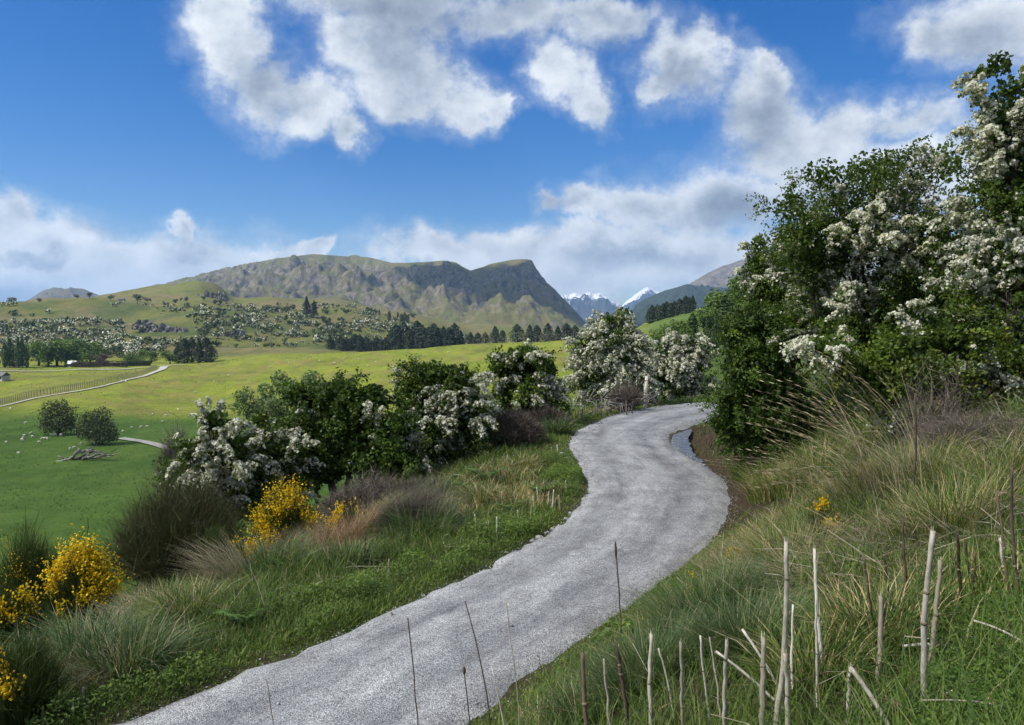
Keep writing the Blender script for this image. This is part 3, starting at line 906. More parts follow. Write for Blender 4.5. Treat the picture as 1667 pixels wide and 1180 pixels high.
M_BLUEG = G('cocksfoot_blade', [(0.0, (0.045, 0.090, 0.034)), (0.5, (0.080, 0.140, 0.050)), (0.82, (0.125, 0.185, 0.065)), (0.9, (0.34, 0.30, 0.17)), (1.0, (0.45, 0.39, 0.25))], 0.2, 0.5, 0.1)
M_STRAW = G('dry_grass', [(0.0, (0.15, 0.115, 0.07)), (0.5, (0.31, 0.25, 0.155)), (1.0, (0.50, 0.43, 0.29))], 0.15, 0.7, 0.1)
M_RUSSET = G('russet_grass', [(0.0, (0.128, 0.074, 0.041)), (0.5, (0.256, 0.160, 0.087)), (1.0, (0.461, 0.346, 0.211))], 0.1, 0.7, 0.1)
M_TWIG = G('dead_twig', [(0.0, (0.044, 0.035, 0.028)), (0.5, (0.096, 0.077, 0.061)), (1.0, (0.218, 0.186, 0.154))], 0.0, 0.85, 0.0)
M_TWIGG = G('grey_dead_twig', [(0.0, (0.062, 0.051, 0.042)), (0.5, (0.135, 0.112, 0.088)), (1.0, (0.30, 0.26, 0.205))], 0.0, 0.85, 0.0)
M_HERB = G('verge_herb', [(0.0, (0.059, 0.108, 0.023)), (0.5, (0.104, 0.173, 0.032)), (0.9, (0.172, 0.255, 0.043)), (1.0, (0.259, 0.325, 0.051))], 0.25, 0.5, 0.2)
M_FERN = G('fern_frond', [(0.0, (0.051, 0.113, 0.023)), (0.5, (0.092, 0.179, 0.033)), (1.0, (0.166, 0.256, 0.051))], 0.3, 0.5, 0.15)


def unit(v):
    return v / (np.linalg.norm(v, axis=-1, keepdims=True) + 1e-9)


def lobes_px(base, depth, lobes):
    """lobes given as photo ellipses at the plant's own distance -> local centres and radii in metres"""
    out = []
    for L in lobes:
        px, py, rx, ry = L[:4]
        dd = L[4] if len(L) > 4 else 0.0
        c = pix(px, py, depth + dd) - base
        k = (depth + dd) / F
        out.append(((c.x, c.y, c.z), (rx * k, max(rx, ry) * k * 0.95, ry * k)))
    return out


def hawthorn(name, label, base, lobes, nb, bloom, leaf=0.05, tw=12, nodes=7, lp=3, seed=1, fill=4000, group=None, mat=None, petal=0.021, kp=5, cat='tree',
             twl=(0.28, 0.6), bright=0.0, up=0.3, bloom_top=0.0):
    """trunk and limbs, arching leafy boughs, blossom sitting along some of them"""
    r = np.random.default_rng(seed)
    C = np.array([l[0] for l in lobes]); Rr = np.array([l[1] for l in lobes])
    wt = (Rr[:, 0] * Rr[:, 2]); wt = wt / wt.sum()
    li = r.choice(len(C), nb, p=wt)
    dirs = r.normal(0, 1, (nb, 3)); dirs[:, 2] = dirs[:, 2] * 0.9 + up
    dirs = unit(dirs)
    end = C[li] + dirs * Rr[li] * r.uniform(0.72, 1.05, (nb, 1))
    cen = C[li] * np.array([0.8, 0.8, 0.7]) + r.normal(0, 0.12, (nb, 3))
    # whole boughs flower: they arch out past the leaves as long white sprays
    f = fbm(end[:, 0] * 0.9 + seed, end[:, 2] * 0.9, 2, seed) + r.normal(0, 0.05, nb) + bloom_top * (end[:, 2] - C[:, 2].mean())
    bl = f > np.quantile(f, 1 - bloom) if bloom > 0 else np.zeros(nb, bool)
    spray = bl & (bloom < 0.75)
    end = end + np.where(spray, 0.13, 0.0)[:, None] * dirs * Rr[li]
    L = np.linalg.norm(end - cen, axis=1, keepdims=True)
    ctl = (cen + end) / 2 + np.array([0, 0, 1.0]) * L * r.uniform(0.12, 0.45, (nb, 1))
    end = end - np.array([0, 0, 1.0]) * L * r.uniform(0.0, 0.30, (nb, 1))
    bz = lambda s, i: ((1 - s) ** 2)[..., None] * cen[i] + (2 * s * (1 - s))[..., None] * ctl[i] + (s ** 2)[..., None] * end[i]
    tg = lambda s, i: unit((2 * (1 - s))[..., None] * (ctl[i] - cen[i]) + (2 * s)[..., None] * (end[i] - ctl[i]))
    root = thing(name, label, cat, base, group=group)
    # wood
    wb = MB()
    zmin = C[:, 2].min()
    nst = 3 + (len(C) > 5)
    for k in range(nst):
        tgt = C[r.integers(len(C))] * np.array([0.75, 0.75, 0.85])
        a = np.array([r.normal(0, 0.12), r.normal(0, 0.12), -0.15])
        s = np.linspace(0, 1, 7)[:, None]
        pts = a * (1 - s) + tgt * s + np.array([0, 0, 0.18]) * np.sin(np.pi * s) + r.normal(0, 0.03, (7, 3))
        h = np.linalg.norm(tgt)
        wb.tube(pts, np.linspace(0.028, 0.010, 7) * max(h, 1.2), 6, r.random())
    part('trunk', wb.mesh('trunk', True), M_BARK, root)
    wb = MB()
    for i in range(min(nb, 90)):
        s = np.linspace(0, 1, 6)
        wb.tube(bz(s, np.full(6, i)), np.linspace(0.022, 0.004, 6), 3, r.random(), cap=False)
    part('branch', wb.mesh('branch', True), M_BARK, root)
    # twigs along the boughs
    nt = nb * tw
    bi = np.repeat(np.arange(nb), tw)
    s = r.uniform(0.25, 1.02, nt)
    p0 = bz(s, bi); tt = tg(s, bi)
    outw = unit(p0 - C[li[bi]])
    d = unit(0.55 * tt + 0.7 * outw + r.normal(0, 0.55, (nt, 3)) + np.array([0, 0, 0.12]))
    ln = r.uniform(twl[0], twl[1], nt) * np.where(spray[bi], 0.50, 1.0)
    q = np.linspace(0.1, 1.0, nodes)[None, :]
    P3 = p0[:, None] + d[:, None] * (ln[:, None] * q)[..., None]
    P3[..., 2] -= 0.38 * ln[:, None] * q ** 2
    P3 = P3.reshape(-1, 3)
    ow = np.repeat(outw, nodes, 0)
    tone = np.repeat(np.repeat(r.random(nb), tw) * 0.5 + r.random(nt) * 0.5, nodes)
    lb = MB()
    thin = ~np.repeat(spray[bi], nodes) | (r.random(len(P3)) < 0.45)
    for k in range(lp):
        c = P3 + r.normal(0, leaf * 0.75, P3.shape)
        nrm = unit(r.normal(0, 0.8, P3.shape) + ow * 0.5 + np.array([0, 0, 0.55]))
        ax = unit(np.cross(nrm, r.normal(0, 1, P3.shape)))
        ay = np.cross(nrm, ax)
        sz = leaf * (1.14 if lp == 3 else 1.0) * r.uniform(0.55, 1.1, (len(c), 1))
        tn_ = np.clip(tone * 0.75 + r.random(len(c)) * 0.3 + bright - 0.05, 0, 1)
        lb.quads(c[thin], (ax * sz * 0.62)[thin], (ay * sz * 0.46)[thin], tn_[thin])
    if fill:
        fi = r.choice(len(C), fill, p=wt)
        dv = unit(r.normal(0, 1, (fill, 3))) * (r.random((fill, 1)) ** 0.5) * 0.60
        c = C[fi] + dv * Rr[fi]
        nrm = unit(r.normal(0, 1, c.shape)); ax = unit(np.cross(nrm, r.normal(0, 1, c.shape))); ay = np.cross(nrm, ax)
        lb.quads(c, ax * leaf * 1.1, ay * leaf * 0.8, r.random(fill) * 0.5)
    crown = part('crown', lb.mesh('crown'), mat or M_HAW, root)
    # blossom
    if bloom > 0:
        sel = np.repeat(bl[bi], nodes) & (r.random(len(P3)) < 0.94)
        sel |= r.random(len(P3)) < 0.03 * bloom
        c0 = P3[sel] + np.array([0, 0, 0.03]) + ow[sel] * 0.035
        m = len(c0)
        if m:
            cb = MB()
            ct = r.random(m) * 0.5
            petal = petal * 1.25
            rad = petal * r.uniform(1.2, 2.1, (m, 1))
            for k in range(kp):
                dv = unit(r.normal(0, 1, (m, 3)) + ow[sel] * 0.5 + np.array([0, 0, 0.7]))
                c = c0 + dv * rad
                nrm = unit(dv + r.normal(0, 0.35, c.shape))
                ax = unit(np.cross(nrm, r.normal(0, 1, c.shape))); ay = np.cross(nrm, ax)
                sz = petal * r.uniform(0.75, 1.2, (m, 1))
                cb.quads(c, ax * sz, ay * sz * 0.9, np.clip(ct + r.random(m) * 0.5, 0, 1))
            tag(part('blossom', cb.mesh('blossom'), M_BLOOM, crown), kind='stuff')
    return root


def haw_at(name, label, px, depth, lobes, **kw):
    b = at(px, depth)
    return hawthorn(name, label, b, lobes_px(b, depth, lobes), **kw)


HB = dict(group='blossoming hawthorns along the path')
# the thicket right of the path
haw_at('hawthorn_tree', 'tallest hawthorn, heavy with white blossom, rising at the right edge', 1660, 13.0,
       [(1625, 105, 38, 34), (1650, 150, 62, 46), (1625, 200, 52, 42), (1600, 118, 26, 20), (1680, 250, 95, 70), (1640, 320, 84, 70), (1650, 430, 100, 85), (1700, 560, 110, 100), (1700, 120, 50, 50)],
       nb=175, bloom=0.62, leaf=0.048, tw=12, nodes=7, lp=3, seed=3, fill=4000, petal=0.024, kp=5, bloom_top=0.05)
haw_at('hawthorn_tree', 'wide dark hawthorn with scattered white sprays behind the long grass', 1450, 15.5,
       [(1345, 282, 66, 40), (1430, 268, 80, 42), (1530, 268, 90, 54), (1285, 335, 44, 42), (1390, 390, 120, 100), (1520, 420, 110, 110), (1400, 530, 115, 90), (1310, 430, 75, 80), (1540, 560, 110, 90)],
       nb=290, bloom=0.36, leaf=0.046, tw=12, nodes=7, lp=3, seed=5, fill=6000, petal=0.022, kp=5, bloom_top=0.03)
haw_at('hawthorn_tree', 'hawthorn at the left shoulder of the thicket with one hanging white spray', 1280, 18.6,
       [(1238, 395, 26, 24), (1232, 435, 36, 44), (1262, 470, 60, 55), (1300, 420, 60, 60), (1300, 530, 85, 85), (1245, 500, 55, 50)],
       nb=140, bloom=0.34, leaf=0.050, tw=11, nodes=7, lp=3, seed=8, fill=4000, petal=0.024, kp=5)
haw_at('evergreen_shrub', 'dense green leafy shrub without flowers leaning over the bend', 1235, 17.2,
       [(1215, 600, 62, 70), (1230, 720, 60, 34), (1290, 735, 50, 26), (1265, 640, 80, 80), (1198, 545, 40, 46), (1190, 650, 42, 50), (1240, 530, 60, 60), (1300, 690, 70, 38), (1170, 690, 24, 26), (1200, 700, 40, 30)],
       nb=165, bloom=0.0, leaf=0.050, tw=11, nodes=7, lp=3, seed=9, fill=6000, mat=M_HAWD, cat='shrub', twl=(0.2, 0.45), bright=0.02)
haw_at('hawthorn_shrub', 'low bright green hawthorn reaching out over the dry grass with white sprays', 1490, 12.4,
       [(1345, 565, 62, 36), (1410, 600, 52, 34), (1480, 575, 70, 50), (1560, 545, 80, 66), (1445, 630, 44, 36), (1640, 590, 60, 60), (1560, 610, 60, 34)],
       nb=100, bloom=0.30, leaf=0.048, tw=11, nodes=7, lp=3, seed=12, fill=2500, petal=0.021, kp=5, cat='shrub', bright=0.14)
# the hedge on the valley side, left to right
haw_at('hawthorn_shrub', 'leftmost hawthorn of the hedge, its white boughs trailing down to the left', 345, 18.6,
       [(350, 686, 40, 30), (325, 735, 56, 44), (372, 735, 52, 52), (298, 790, 40, 36), (335, 800, 60, 44), (300, 830, 34, 28)],
       nb=120, bloom=0.55, leaf=0.065, tw=9, nodes=6, lp=3, seed=15, fill=2500, petal=0.029, kp=5, cat='shrub')
haw_at('hawthorn_shrub', 'white hawthorn with a pointed top beside the yellow broom', 430, 19.6,
       [(424, 690, 24, 34), (418, 745, 50, 46), (470, 740, 46, 46), (440, 790, 62, 44), (392, 800, 36, 30), (460, 830, 50, 34)],
       nb=110, bloom=0.52, leaf=0.065, tw=9, nodes=6, lp=3, seed=17, fill=2500, petal=0.029, kp=5, cat='shrub')
haw_at('leafy_shrub', 'tall dark green shrub between two white hawthorns, almost without blossom', 550, 21.0,
       [(490, 645, 40, 34), (545, 645, 62, 42), (605, 650, 52, 42), (500, 700, 56, 56), (590, 715, 80, 60), (530, 760, 70, 44), (640, 740, 40, 60)],
       nb=160, bloom=0.05, leaf=0.075, tw=10, nodes=6, lp=3, seed=19, fill=6000, petal=0.03, kp=5, mat=M_HAWD, cat='shrub')
haw_at('hawthorn_tree', 'round hawthorn dotted with white in the middle of the hedge', 722, 22.0,
       [(700, 605, 48, 32), (742, 618, 52, 44), (670, 652, 42, 48), (765, 675, 50, 56), (700, 690, 70, 56), (725, 735, 55, 36), (660, 700, 36, 46)],
       nb=190, bloom=0.62, leaf=0.07, tw=9, nodes=6, lp=3, seed=22, fill=4000, petal=0.028, kp=4)
haw_at('hawthorn_tree', 'hawthorn right of the hedge middle, white clusters hanging in its crown', 862, 27.0,
       [(850, 578, 48, 26), (815, 598, 32, 28), (884, 600, 34, 34), (845, 632, 56, 42), (888, 645, 34, 40), (840, 670, 50, 26)],
       nb=140, bloom=0.6, leaf=0.085, tw=8, nodes=6, lp=3, seed=24, fill=3500, petal=0.033, kp=4)
haw_at('hawthorn_tree', 'tall hawthorn covered in cream blossom above the brush pile at the bend', 1000, 34.0,
       [(1018, 506, 22, 10), (990, 520, 34, 18), (1005, 555, 50, 34), (962, 565, 34, 32), (1010, 590, 56, 44), (960, 618, 38, 40), (1035, 620, 38, 40), (995, 640, 50, 24)],
       nb=210, bloom=0.9, leaf=0.09, tw=9, nodes=6, lp=2, seed=26, fill=1500, petal=0.040, kp=4)
haw_at('hawthorn_tree', 'cream blossomed hawthorn behind the far end of the path', 1112, 39.0,
       [(1085, 568, 32, 24), (1125, 558, 38, 26), (1140, 588, 36, 36), (1100, 605, 46, 38), (1140, 630, 40, 26), (1072, 628, 28, 28)],
       nb=180, bloom=0.9, leaf=0.10, tw=8, nodes=6, lp=2, seed=28, fill=1200, petal=0.045, kp=4)


# ------------------------------------------------------------------ broom, dead scrub, tussocks
def stems_shrub(name, label, base, h, w_, n, mat, flowers=0.0, seed=1, cat='shrub', fl=0.016, spread=0.8, lean=(0, 0), group=None, wd=0.006, fork=4, part_name='stems', core=0.75, messy=0.42):
    """many fine upright stems forking into switches, with pea flowers on the upper half when in bloom"""
    r = np.random.default_rng(seed)
    root = thing(name, label, cat, base, group=group)
    mb = MB()
    a = r.uniform(0, 2 * np.pi, n); rad = np.sqrt(r.random(n)) * w_ * 0.35
    b = np.stack([np.cos(a) * rad, np.sin(a) * rad, np.full(n, -0.05)], 1)
    hh = h * r.uniform(0.5, 1.05, n) * (0.72 + 0.5 * fbm(np.cos(a) * 1.8 + seed, np.sin(a) * 1.8, 3, seed))
    tip = np.stack([np.cos(a) * w_ * spread * r.random(n) ** core + lean[0] * h, np.sin(a) * w_ * spread * r.random(n) ** core + lean[1] * h, hh], 1)
    tip[:, 2] *= 1 - 0.55 * (np.hypot(tip[:, 0] - lean[0] * h, tip[:, 1] - lean[1] * h) / (w_ * spread + 1e-6)) ** 2
    S = 4
    side = unit(np.cross(tip - b, r.normal(0, 1, (n, 3))))
    pts = []
    for k in range(S + 1):
        s = k / S
        pts.append(b * (1 - s) + tip * s + np.array([0, 0, 1]) * (0.16 * h * np.sin(np.pi * s)) + side * ((0.05 + 0.25 * max(messy - 0.45, 0)) * w_ * np.sin(2.5 * s * np.pi)))
    pts = np.stack(pts, 1)
    ww = wd * r.uniform(0.7, 1.3, n)
    V = np.stack([pts - side[:, None] * (ww[:, None, None] * np.linspace(1, 0.25, S + 1)[None, :, None]),
                  pts + side[:, None] * (ww[:, None, None] * np.linspace(1, 0.25, S + 1)[None, :, None])], 2).reshape(-1, 3)
    o = np.arange(n)[:, None] * 2 * (S + 1)
    Qs = np.concatenate([np.concatenate([o + 2 * k, o + 2 * k + 1, o + 2 * k + 3, o + 2 * k + 2], 1) for k in range(S)])
    mb.add(V, Qs, aq=np.tile(r.random(n), S))
    P0, D0 = [], []
    for k in range(fork):
        s = r.uniform(0.35, 1.0, n)
        i = np.minimum((s * S).astype(int), S - 1); f = s * S - i
        p = pts[np.arange(n), i] * (1 - f)[:, None] + pts[np.arange(n), i + 1] * f[:, None]
        d = unit(unit(tip - b) + r.normal(0, messy, (n, 3)) + np.array([0, 0, 0.15]))
        L = h * r.uniform(0.10, 0.30, n)
        sd = unit(np.cross(d, r.normal(0, 1, (n, 3)))) * (ww * 0.6)[:, None]
        V = np.stack([p - sd, p + sd, p + d * L[:, None]], 1).reshape(-1, 3)
        mb.add(V, None, np.arange(3 * n).reshape(n, 3), at=r.random(n))
        P0.append(p); D0.append(d * L[:, None])
    st_o = part(part_name, mb.mesh(part_name), mat, root)
    if flowers > 0:
        P0 = np.concatenate(P0); D0 = np.concatenate(D0)
        gate = fbm(P0[:, 0] * 4.5, P0[:, 2] * 4.5 + P0[:, 1] * 3, 2, seed) * 1.6 + 0.25 * (P0[:, 2] / h)
        sel = gate > np.quantile(gate, 1 - min(flowers, 1.0))
        fbm_ = MB()
        for k in range(5):
            c = P0[sel] + D0[sel] * r.random((sel.sum(), 1)) * 1.05
            nrm = unit(r.normal(0, 1, c.shape)); ax = unit(np.cross(nrm, r.normal(0, 1, c.shape))); ay = np.cross(nrm, ax)
            sz = fl * r.uniform(0.7, 1.2, (len(c), 1))
            fbm_.quads(c, ax * sz, ay * sz * 0.7, r.random(len(c)))
        tag(part('flowers', fbm_.mesh('flowers'), M_YELLOW, st_o), kind='stuff')
    return root


def shrub_px(name, label, px, py_top, px_w, depth, n, mat, **kw):
    b = at(px, depth)
    h = pix(px, py_top, depth).z - b.z
    return stems_shrub(name, label, b, h, px_w * depth / F, n, mat, **kw)


shrub_px('broom_bush', 'large yellow flowering broom bush below the shaded paddock', 120, 886, 60, 11.5, 1100, M_BROOM, flowers=0.42, seed=31, fl=0.021, spread=1.0)
shrub_px('broom_bush', 'yellow broom cut off by the left edge of the picture', 0, 945, 52, 10.5, 800, M_BROOM, flowers=0.28, seed=32, fl=0.02, spread=1.0)
shrub_px('broom_bush', 'yellow flowering broom between the white hawthorn and the grey brush', 458, 786, 56, 16.0, 1000, M_BROOM, flowers=0.34, seed=33, fl=0.024, spread=1.0)
shrub_px('broom_bush', 'low yellow broom sprig behind the russet tussock', 562, 818, 34, 15.2, 260, M_BROOM, flowers=0.3, seed=34, fl=0.02, spread=1.0)
shrub_px('broom_bush', 'small yellow broom patch left of the russet tussock', 385, 878, 46, 13.6, 500, M_BROOM, flowers=0.6, seed=35, fl=0.021, spread=1.0)
shrub_px('broom_bush', 'sparse broom with few yellow flowers in the bottom left corner', 14, 1035, 90, 6.6, 900, M_BROOM, flowers=0.05, seed=36, fl=0.016, spread=1.0, wd=0.005)
shrub_px('broom_bush', 'dark broom bush without flowers, left of the white hawthorns', 285, 778, 118, 14.2, 3000, M_BROOMD, seed=37, spread=1.0, wd=0.006, messy=0.62, fork=7)
shrub_px('broom_bush', 'narrow dark broom in front of the flowerless broom bush', 345, 858, 40, 13.0, 900, M_BROOM, seed=38, spread=0.9)
shrub_px('broom_bush', 'dull green broom at the far left above the yellow broom', 38, 868, 66, 13.4, 1700, M_BROOM, flowers=0.03, seed=39, spread=1.0)
shrub_px('broom_bush', 'small broom with yellow flowers on the right bank', 1352, 822, 44, 8.4, 500, M_BROOM, flowers=0.14, seed=40, fl=0.014, spread=1.0, wd=0.004)
shrub_px('broom_bush', 'tiny yellow broom at the right path edge', 1214, 888, 26, 9.6, 170, M_BROOM, flowers=0.3, seed=41, fl=0.013, spread=1.0, wd=0.004)
shrub_px('broom_bush', 'yellow sprig of broom nearest the gravel on the right', 1132, 935, 16, 8.3, 60, M_BROOM, flowers=0.4, seed=42, fl=0.013, spread=1.0, wd=0.003)
shrub_px('broom_bush', 'thin broom with a few yellow flowers amid the pale arching grass', 1405, 735, 52, 10.2, 330, M_BROOM, flowers=0.12, seed=43, fl=0.014, spread=1.0, wd=0.004)
shrub_px('twiggy_bush', 'dark brown twiggy bush in front of the hedge beside the path', 832, 668, 58, 22.5, 3600, M_TWIG, seed=45, spread=1.0, wd=0.007, messy=0.8, fork=6)
shrub_px('twiggy_bush', 'low brown twiggy bush right behind the rounded dark one', 890, 660, 46, 26.0, 1800, M_TWIG, seed=46, spread=1.0, wd=0.009)
shrub_px('brush_heap', 'heap of grey dead twigs under the dark green shrub', 590, 772, 88, 17.6, 2600, M_TWIGG, seed=47, spread=1.0, wd=0.007, core=0.5, messy=1.0, fork=6, lean=(0.15, 0))
shrub_px('brush_heap', 'tangle of grey dead twigs next to the yellow broom', 690, 776, 56, 18.0, 1000, M_TWIG, seed=48, spread=1.0, wd=0.007, core=0.5, messy=1.0, fork=6)
shrub_px('twiggy_bush', 'brown leafless bush beside the pale valley track', 282, 692, 30, 118.0, 1100, M_TWIGG, seed=49, spread=1.0, wd=0.04, messy=0.7)
shrub_px('dead_scrub', 'mauve brown dead scrub under the tall hawthorn at the right edge', 1605, 665, 130, 9.8, 1300, M_TWIGG, seed=50, spread=1.0, wd=0.004, core=0.5, messy=1.0, fork=7)
shrub_px('dead_scrub', 'bare grey twigs standing in front of the bright green hawthorn', 1525, 560, 60, 10.6, 90, M_TWIGG, seed=51, spread=1.0, wd=0.004, core=0.6, fork=8, messy=0.7)


def tussock(name, label, base, h, n, mat, spread=1.0, bend=(0.3, 1.0), wd=0.006, seed=1, lean=None, rad=0.22, segs=3, group=None, rn=(0, 1), seedhead=0.0, cat='grass tuft', taper=0.9):
    r = np.random.default_rng(seed)
    mb = MB()
    a = r.uniform(0, 2 * np.pi, n)
    rr = np.sqrt(r.random(n)) * rad
    b = np.stack([np.cos(a) * rr, np.sin(a) * rr, np.zeros(n)], 1)
    ga = ground(b[:, 0] + base[0], b[:, 1] + base[1]) - base[2]
    b[:, 2] = ga - 0.03
    ang = a + r.normal(0, 0.6, n)
    if lean is not None:
        dx = np.cos(ang) * 0.55 + lean[0]; dy = np.sin(ang) * 0.55 + lean[1]
        ang = np.arctan2(dy, dx)
    hh = h * r.uniform(0.55, 1.1, n); bd = r.uniform(bend[0], bend[1], n) * spread
    mb.blades(b, hh, np.full(n, wd) * r.uniform(0.7, 1.3, n), ang, bd, segs, r.uniform(rn[0], rn[1], n), taper)
    root = thing(name, label, cat, base, group=group)
    o = part('blades', mb.mesh('blades'), mat, root)
    if seedhead > 0:
        k = r.random(n) < seedhead
        hb_ = MB()
        d = np.stack([np.cos(ang), np.sin(ang), np.zeros(n)], 1)[k]
        for f in (0.88, 0.92, 0.96, 1.0):
            c = b[k] + d * (hh[k] * bd[k] * f ** 2)[:, None]
            c[:, 2] += hh[k] * f * np.cos(np.minimum(bd[k], 1.3) * f * 0.75)
            tn = unit(d * (2 * bd[k] * f)[:, None] + np.array([0, 0, 0.5]))
            sd = unit(np.cross(tn, r.normal(0, 1, tn.shape)))
            hb_.quads(c + r.normal(0, 0.002, c.shape), tn * 0.05, sd * 0.0065, r.random(k.sum()))
        part('seed_heads', hb_.mesh('seed_heads'), M_STRAW, root)
    return root


TUS = [  # px, depth, height, blades, material, spread, name label
    (430, 11.6, 0.85, 1500, M_BLUEG, 'blue green tussock left of the russet grass'),
    (690, 13.3, 0.85, 1500, M_BLUEG, 'dark blue green tussock at the end of the arched brown brush'),
    (560, 11.7, 0.55, 1000, M_BLUEG, 'blue green tuft below the russet grass'),
    (120, 7.9, 0.75, 1200, M_BLUEG, 'grey green tussock low on the left bank'),
    (190, 7.6, 0.70, 1300, M_BLUEG, 'grey green tussock beside the ferny verge'),
    (905, 24.5, 0.75, 900, M_BLUEG, 'green tussock where the path begins to bend'),
    (300, 9.6, 0.60, 900, M_GRASS, 'fresh green tuft in the middle of the left bank'),
    (250, 10.6, 0.55, 900, M_GRASS, 'fresh green tuft in front of the flowerless broom'),
    (780, 15.6, 0.60, 900, M_GRASS, 'green tuft beside the white stubs'),
    (700, 16.6, 0.75, 1100, M_BLUEG, 'green tuft in front of the hedge hawthorn'),
    (650, 16.0, 0.60, 1000, M_GRASS, 'green tuft at the foot of the grey twig heap'),
    (850, 18.8, 0.55, 900, M_GRASS, 'green tuft below the dark twiggy bush'),
]
for i, (px, dp, h, n, m, lb) in enumerate(TUS):
    tussock('grass_tussock', lb, at(px, dp), h, int(n * 0.62), m, seed=300 + i, wd=0.0085 + dp * 0.0003, bend=(0.15, 1.4), rad=0.30 * h / 0.6)
for i, (px, dp, h, n, lx, lb) in enumerate([
        (370, 11.0, 0.95, 420, -0.5, 'pale dry grass fanning left across the bank'),
        (205, 10.9, 0.55, 260, -0.3, 'pale straw tuft right of the large yellow broom'),
        (240, 10.3, 0.50, 240, -0.2, 'bleached straw tuft behind the fresh green tuft'),
        (165, 9.2, 0.55, 180, -0.4, 'thin pale straw tuft on the left bank'),
        (150, 7.4, 0.5, 260, -0.5, 'pale straw among the grey green tussocks')]):
    tussock('straw_tuft', lb, at(px, dp), h, n, M_STRAW, seed=330 + i, lean=(lx * 2, 0.0), bend=(0.3, 1.1), wd=0.0085, rad=0.3, rn=(0.3, 1.0))
tussock('russet_tussock', 'big russet brown tussock in the middle of the left bank', at(505, 13.2), 0.85, 3200, M_RUSSET, bend=(0.3, 1.2), wd=0.006, rad=0.62, seed=341)
tussock('russet_tussock', 'russet brown tussock running up to the arched brush', at(565, 14.0), 0.9, 2200, M_RUSSET, bend=(0.3, 1.2), wd=0.006, rad=0.5, seed=342)
tussock('arched_brush', 'brown brush arched over to the right above the dark tussock', at(628, 14.1), 1.15, 2400, M_TWIG, lean=(1.1, 0.0), bend=(0.5, 1.25), wd=0.006, rad=0.5, seed=343, cat='brush')
tussock('arched_brush', 'grey brown mat of bent stems topping the arched brush', at(660, 14.0), 0.95, 900, M_TWIGG, lean=(1.4, -0.1), bend=(0.7, 1.4), wd=0.006, rad=0.4, seed=344, cat='brush')
# the right bank
tussock('tall_grass', 'tall pale grass with seed heads arching left over the ditch', at(1470, 8.6), 1.75, 95, M_STRAW, lean=(-0.9, 0.15), bend=(0.25, 1.05), wd=0.012, rad=0.4, seed=351, segs=7, seedhead=0.8, taper=0.5, rn=(0.6, 1.0))
tussock('tall_grass', 'shorter pale grass bending left down to the dug bank', at(1400, 9.0), 1.3, 90, M_STRAW, lean=(-1.0, 0.0), bend=(0.5, 1.5), wd=0.011, rad=0.4, seed=352, segs=7, seedhead=0.6, taper=0.5, rn=(0.6, 1.0))
for i, (px, dp, h, n, m, lb) in enumerate([
        (1480, 9.0, 0.75, 1500, M_GRASS, 'bright green grass tuft under the low hawthorn'),
        (1420, 9.6, 0.8, 1300, M_GRASS, 'green grass tuft at the root of the tall pale grass'),
        (1560, 6.6, 0.65, 1500, M_GRASS, 'green tuft among the dark stalks on the right'),
        (1150, 6.5, 0.55, 2200, M_BLUEG, 'dark green tuft by the gravel on the right'),
        (1060, 5.6, 0.50, 2000, M_BLUEG, 'dark green tuft left of the white stalks'),
        (1230, 5.3, 0.45, 1600, M_BLUEG, 'dark green tuft between the white stalks'),
        (1440, 4.6, 0.42, 700, M_GRASS, 'broad bladed green tuft beside the tall split stalk'),
        (1330, 4.4, 0.40, 700, M_GRASS, 'broad bladed green tuft at the bottom of the bank'),
        (960, 5.6, 0.40, 900, M_BLUEG, 'green tuft at the bottom edge next to the path'),
        (1300, 7.6, 0.55, 1100, M_GRASS, 'green tuft below the small broom'),
        (1270, 14.5, 0.75, 1300, M_GRASS, 'dark green tuft above the dug bank'),
        (1330, 13.6, 0.85, 1300, M_GRASS, 'long green grass under the evergreen shrub'),
        (1230, 17.0, 0.6, 800, M_HERB, 'leafy tuft on top of the dug bank'),
        (1640, 7.6, 0.6, 900, M_GRASS, 'green tuft at the right edge below the dead scrub')]):
    tussock('grass_tussock', lb, at(px, dp), h, n, m, seed=360 + i, wd=0.0055 + (0.004 if 'broad' in lb else 0) + dp * 0.0002, bend=(0.25, 1.2), rad=0.42 * h / 0.6)
for i, (px, dp, h, n, lb) in enumerate([
        (1600, 6.9, 0.35, 600, 'flattened straw mat behind the dark stalks'),
        (1500, 7.2, 0.35, 450, 'flattened straw behind the tall split stalk'),
        (1300, 8.6, 0.45, 600, 'matted dry grass at the foot of the small broom'),
        (1400, 6.2, 0.35, 600, 'flattened straw in the middle of the right bank'),
        (1250, 9.8, 0.45, 500, 'matted dry grass beside the dug bank'),
        (1640, 8.6, 0.5, 600, 'straw mat running under the dead scrub at the right edge'),
        (1560, 8.8, 0.45, 450, 'straw mat between the dead scrub and the green tufts'),
        (1450, 7.4, 0.4, 400, 'brown flattened grass before the tall pale grass'),
        (1350, 6.8, 0.35, 500, 'thin straw lying below the small broom')]):
    tussock('straw_mat', lb, at(px, dp), h, n, M_STRAW, seed=380 + i, bend=(1.0, 2.4), wd=0.0065, rad=0.75, segs=4)

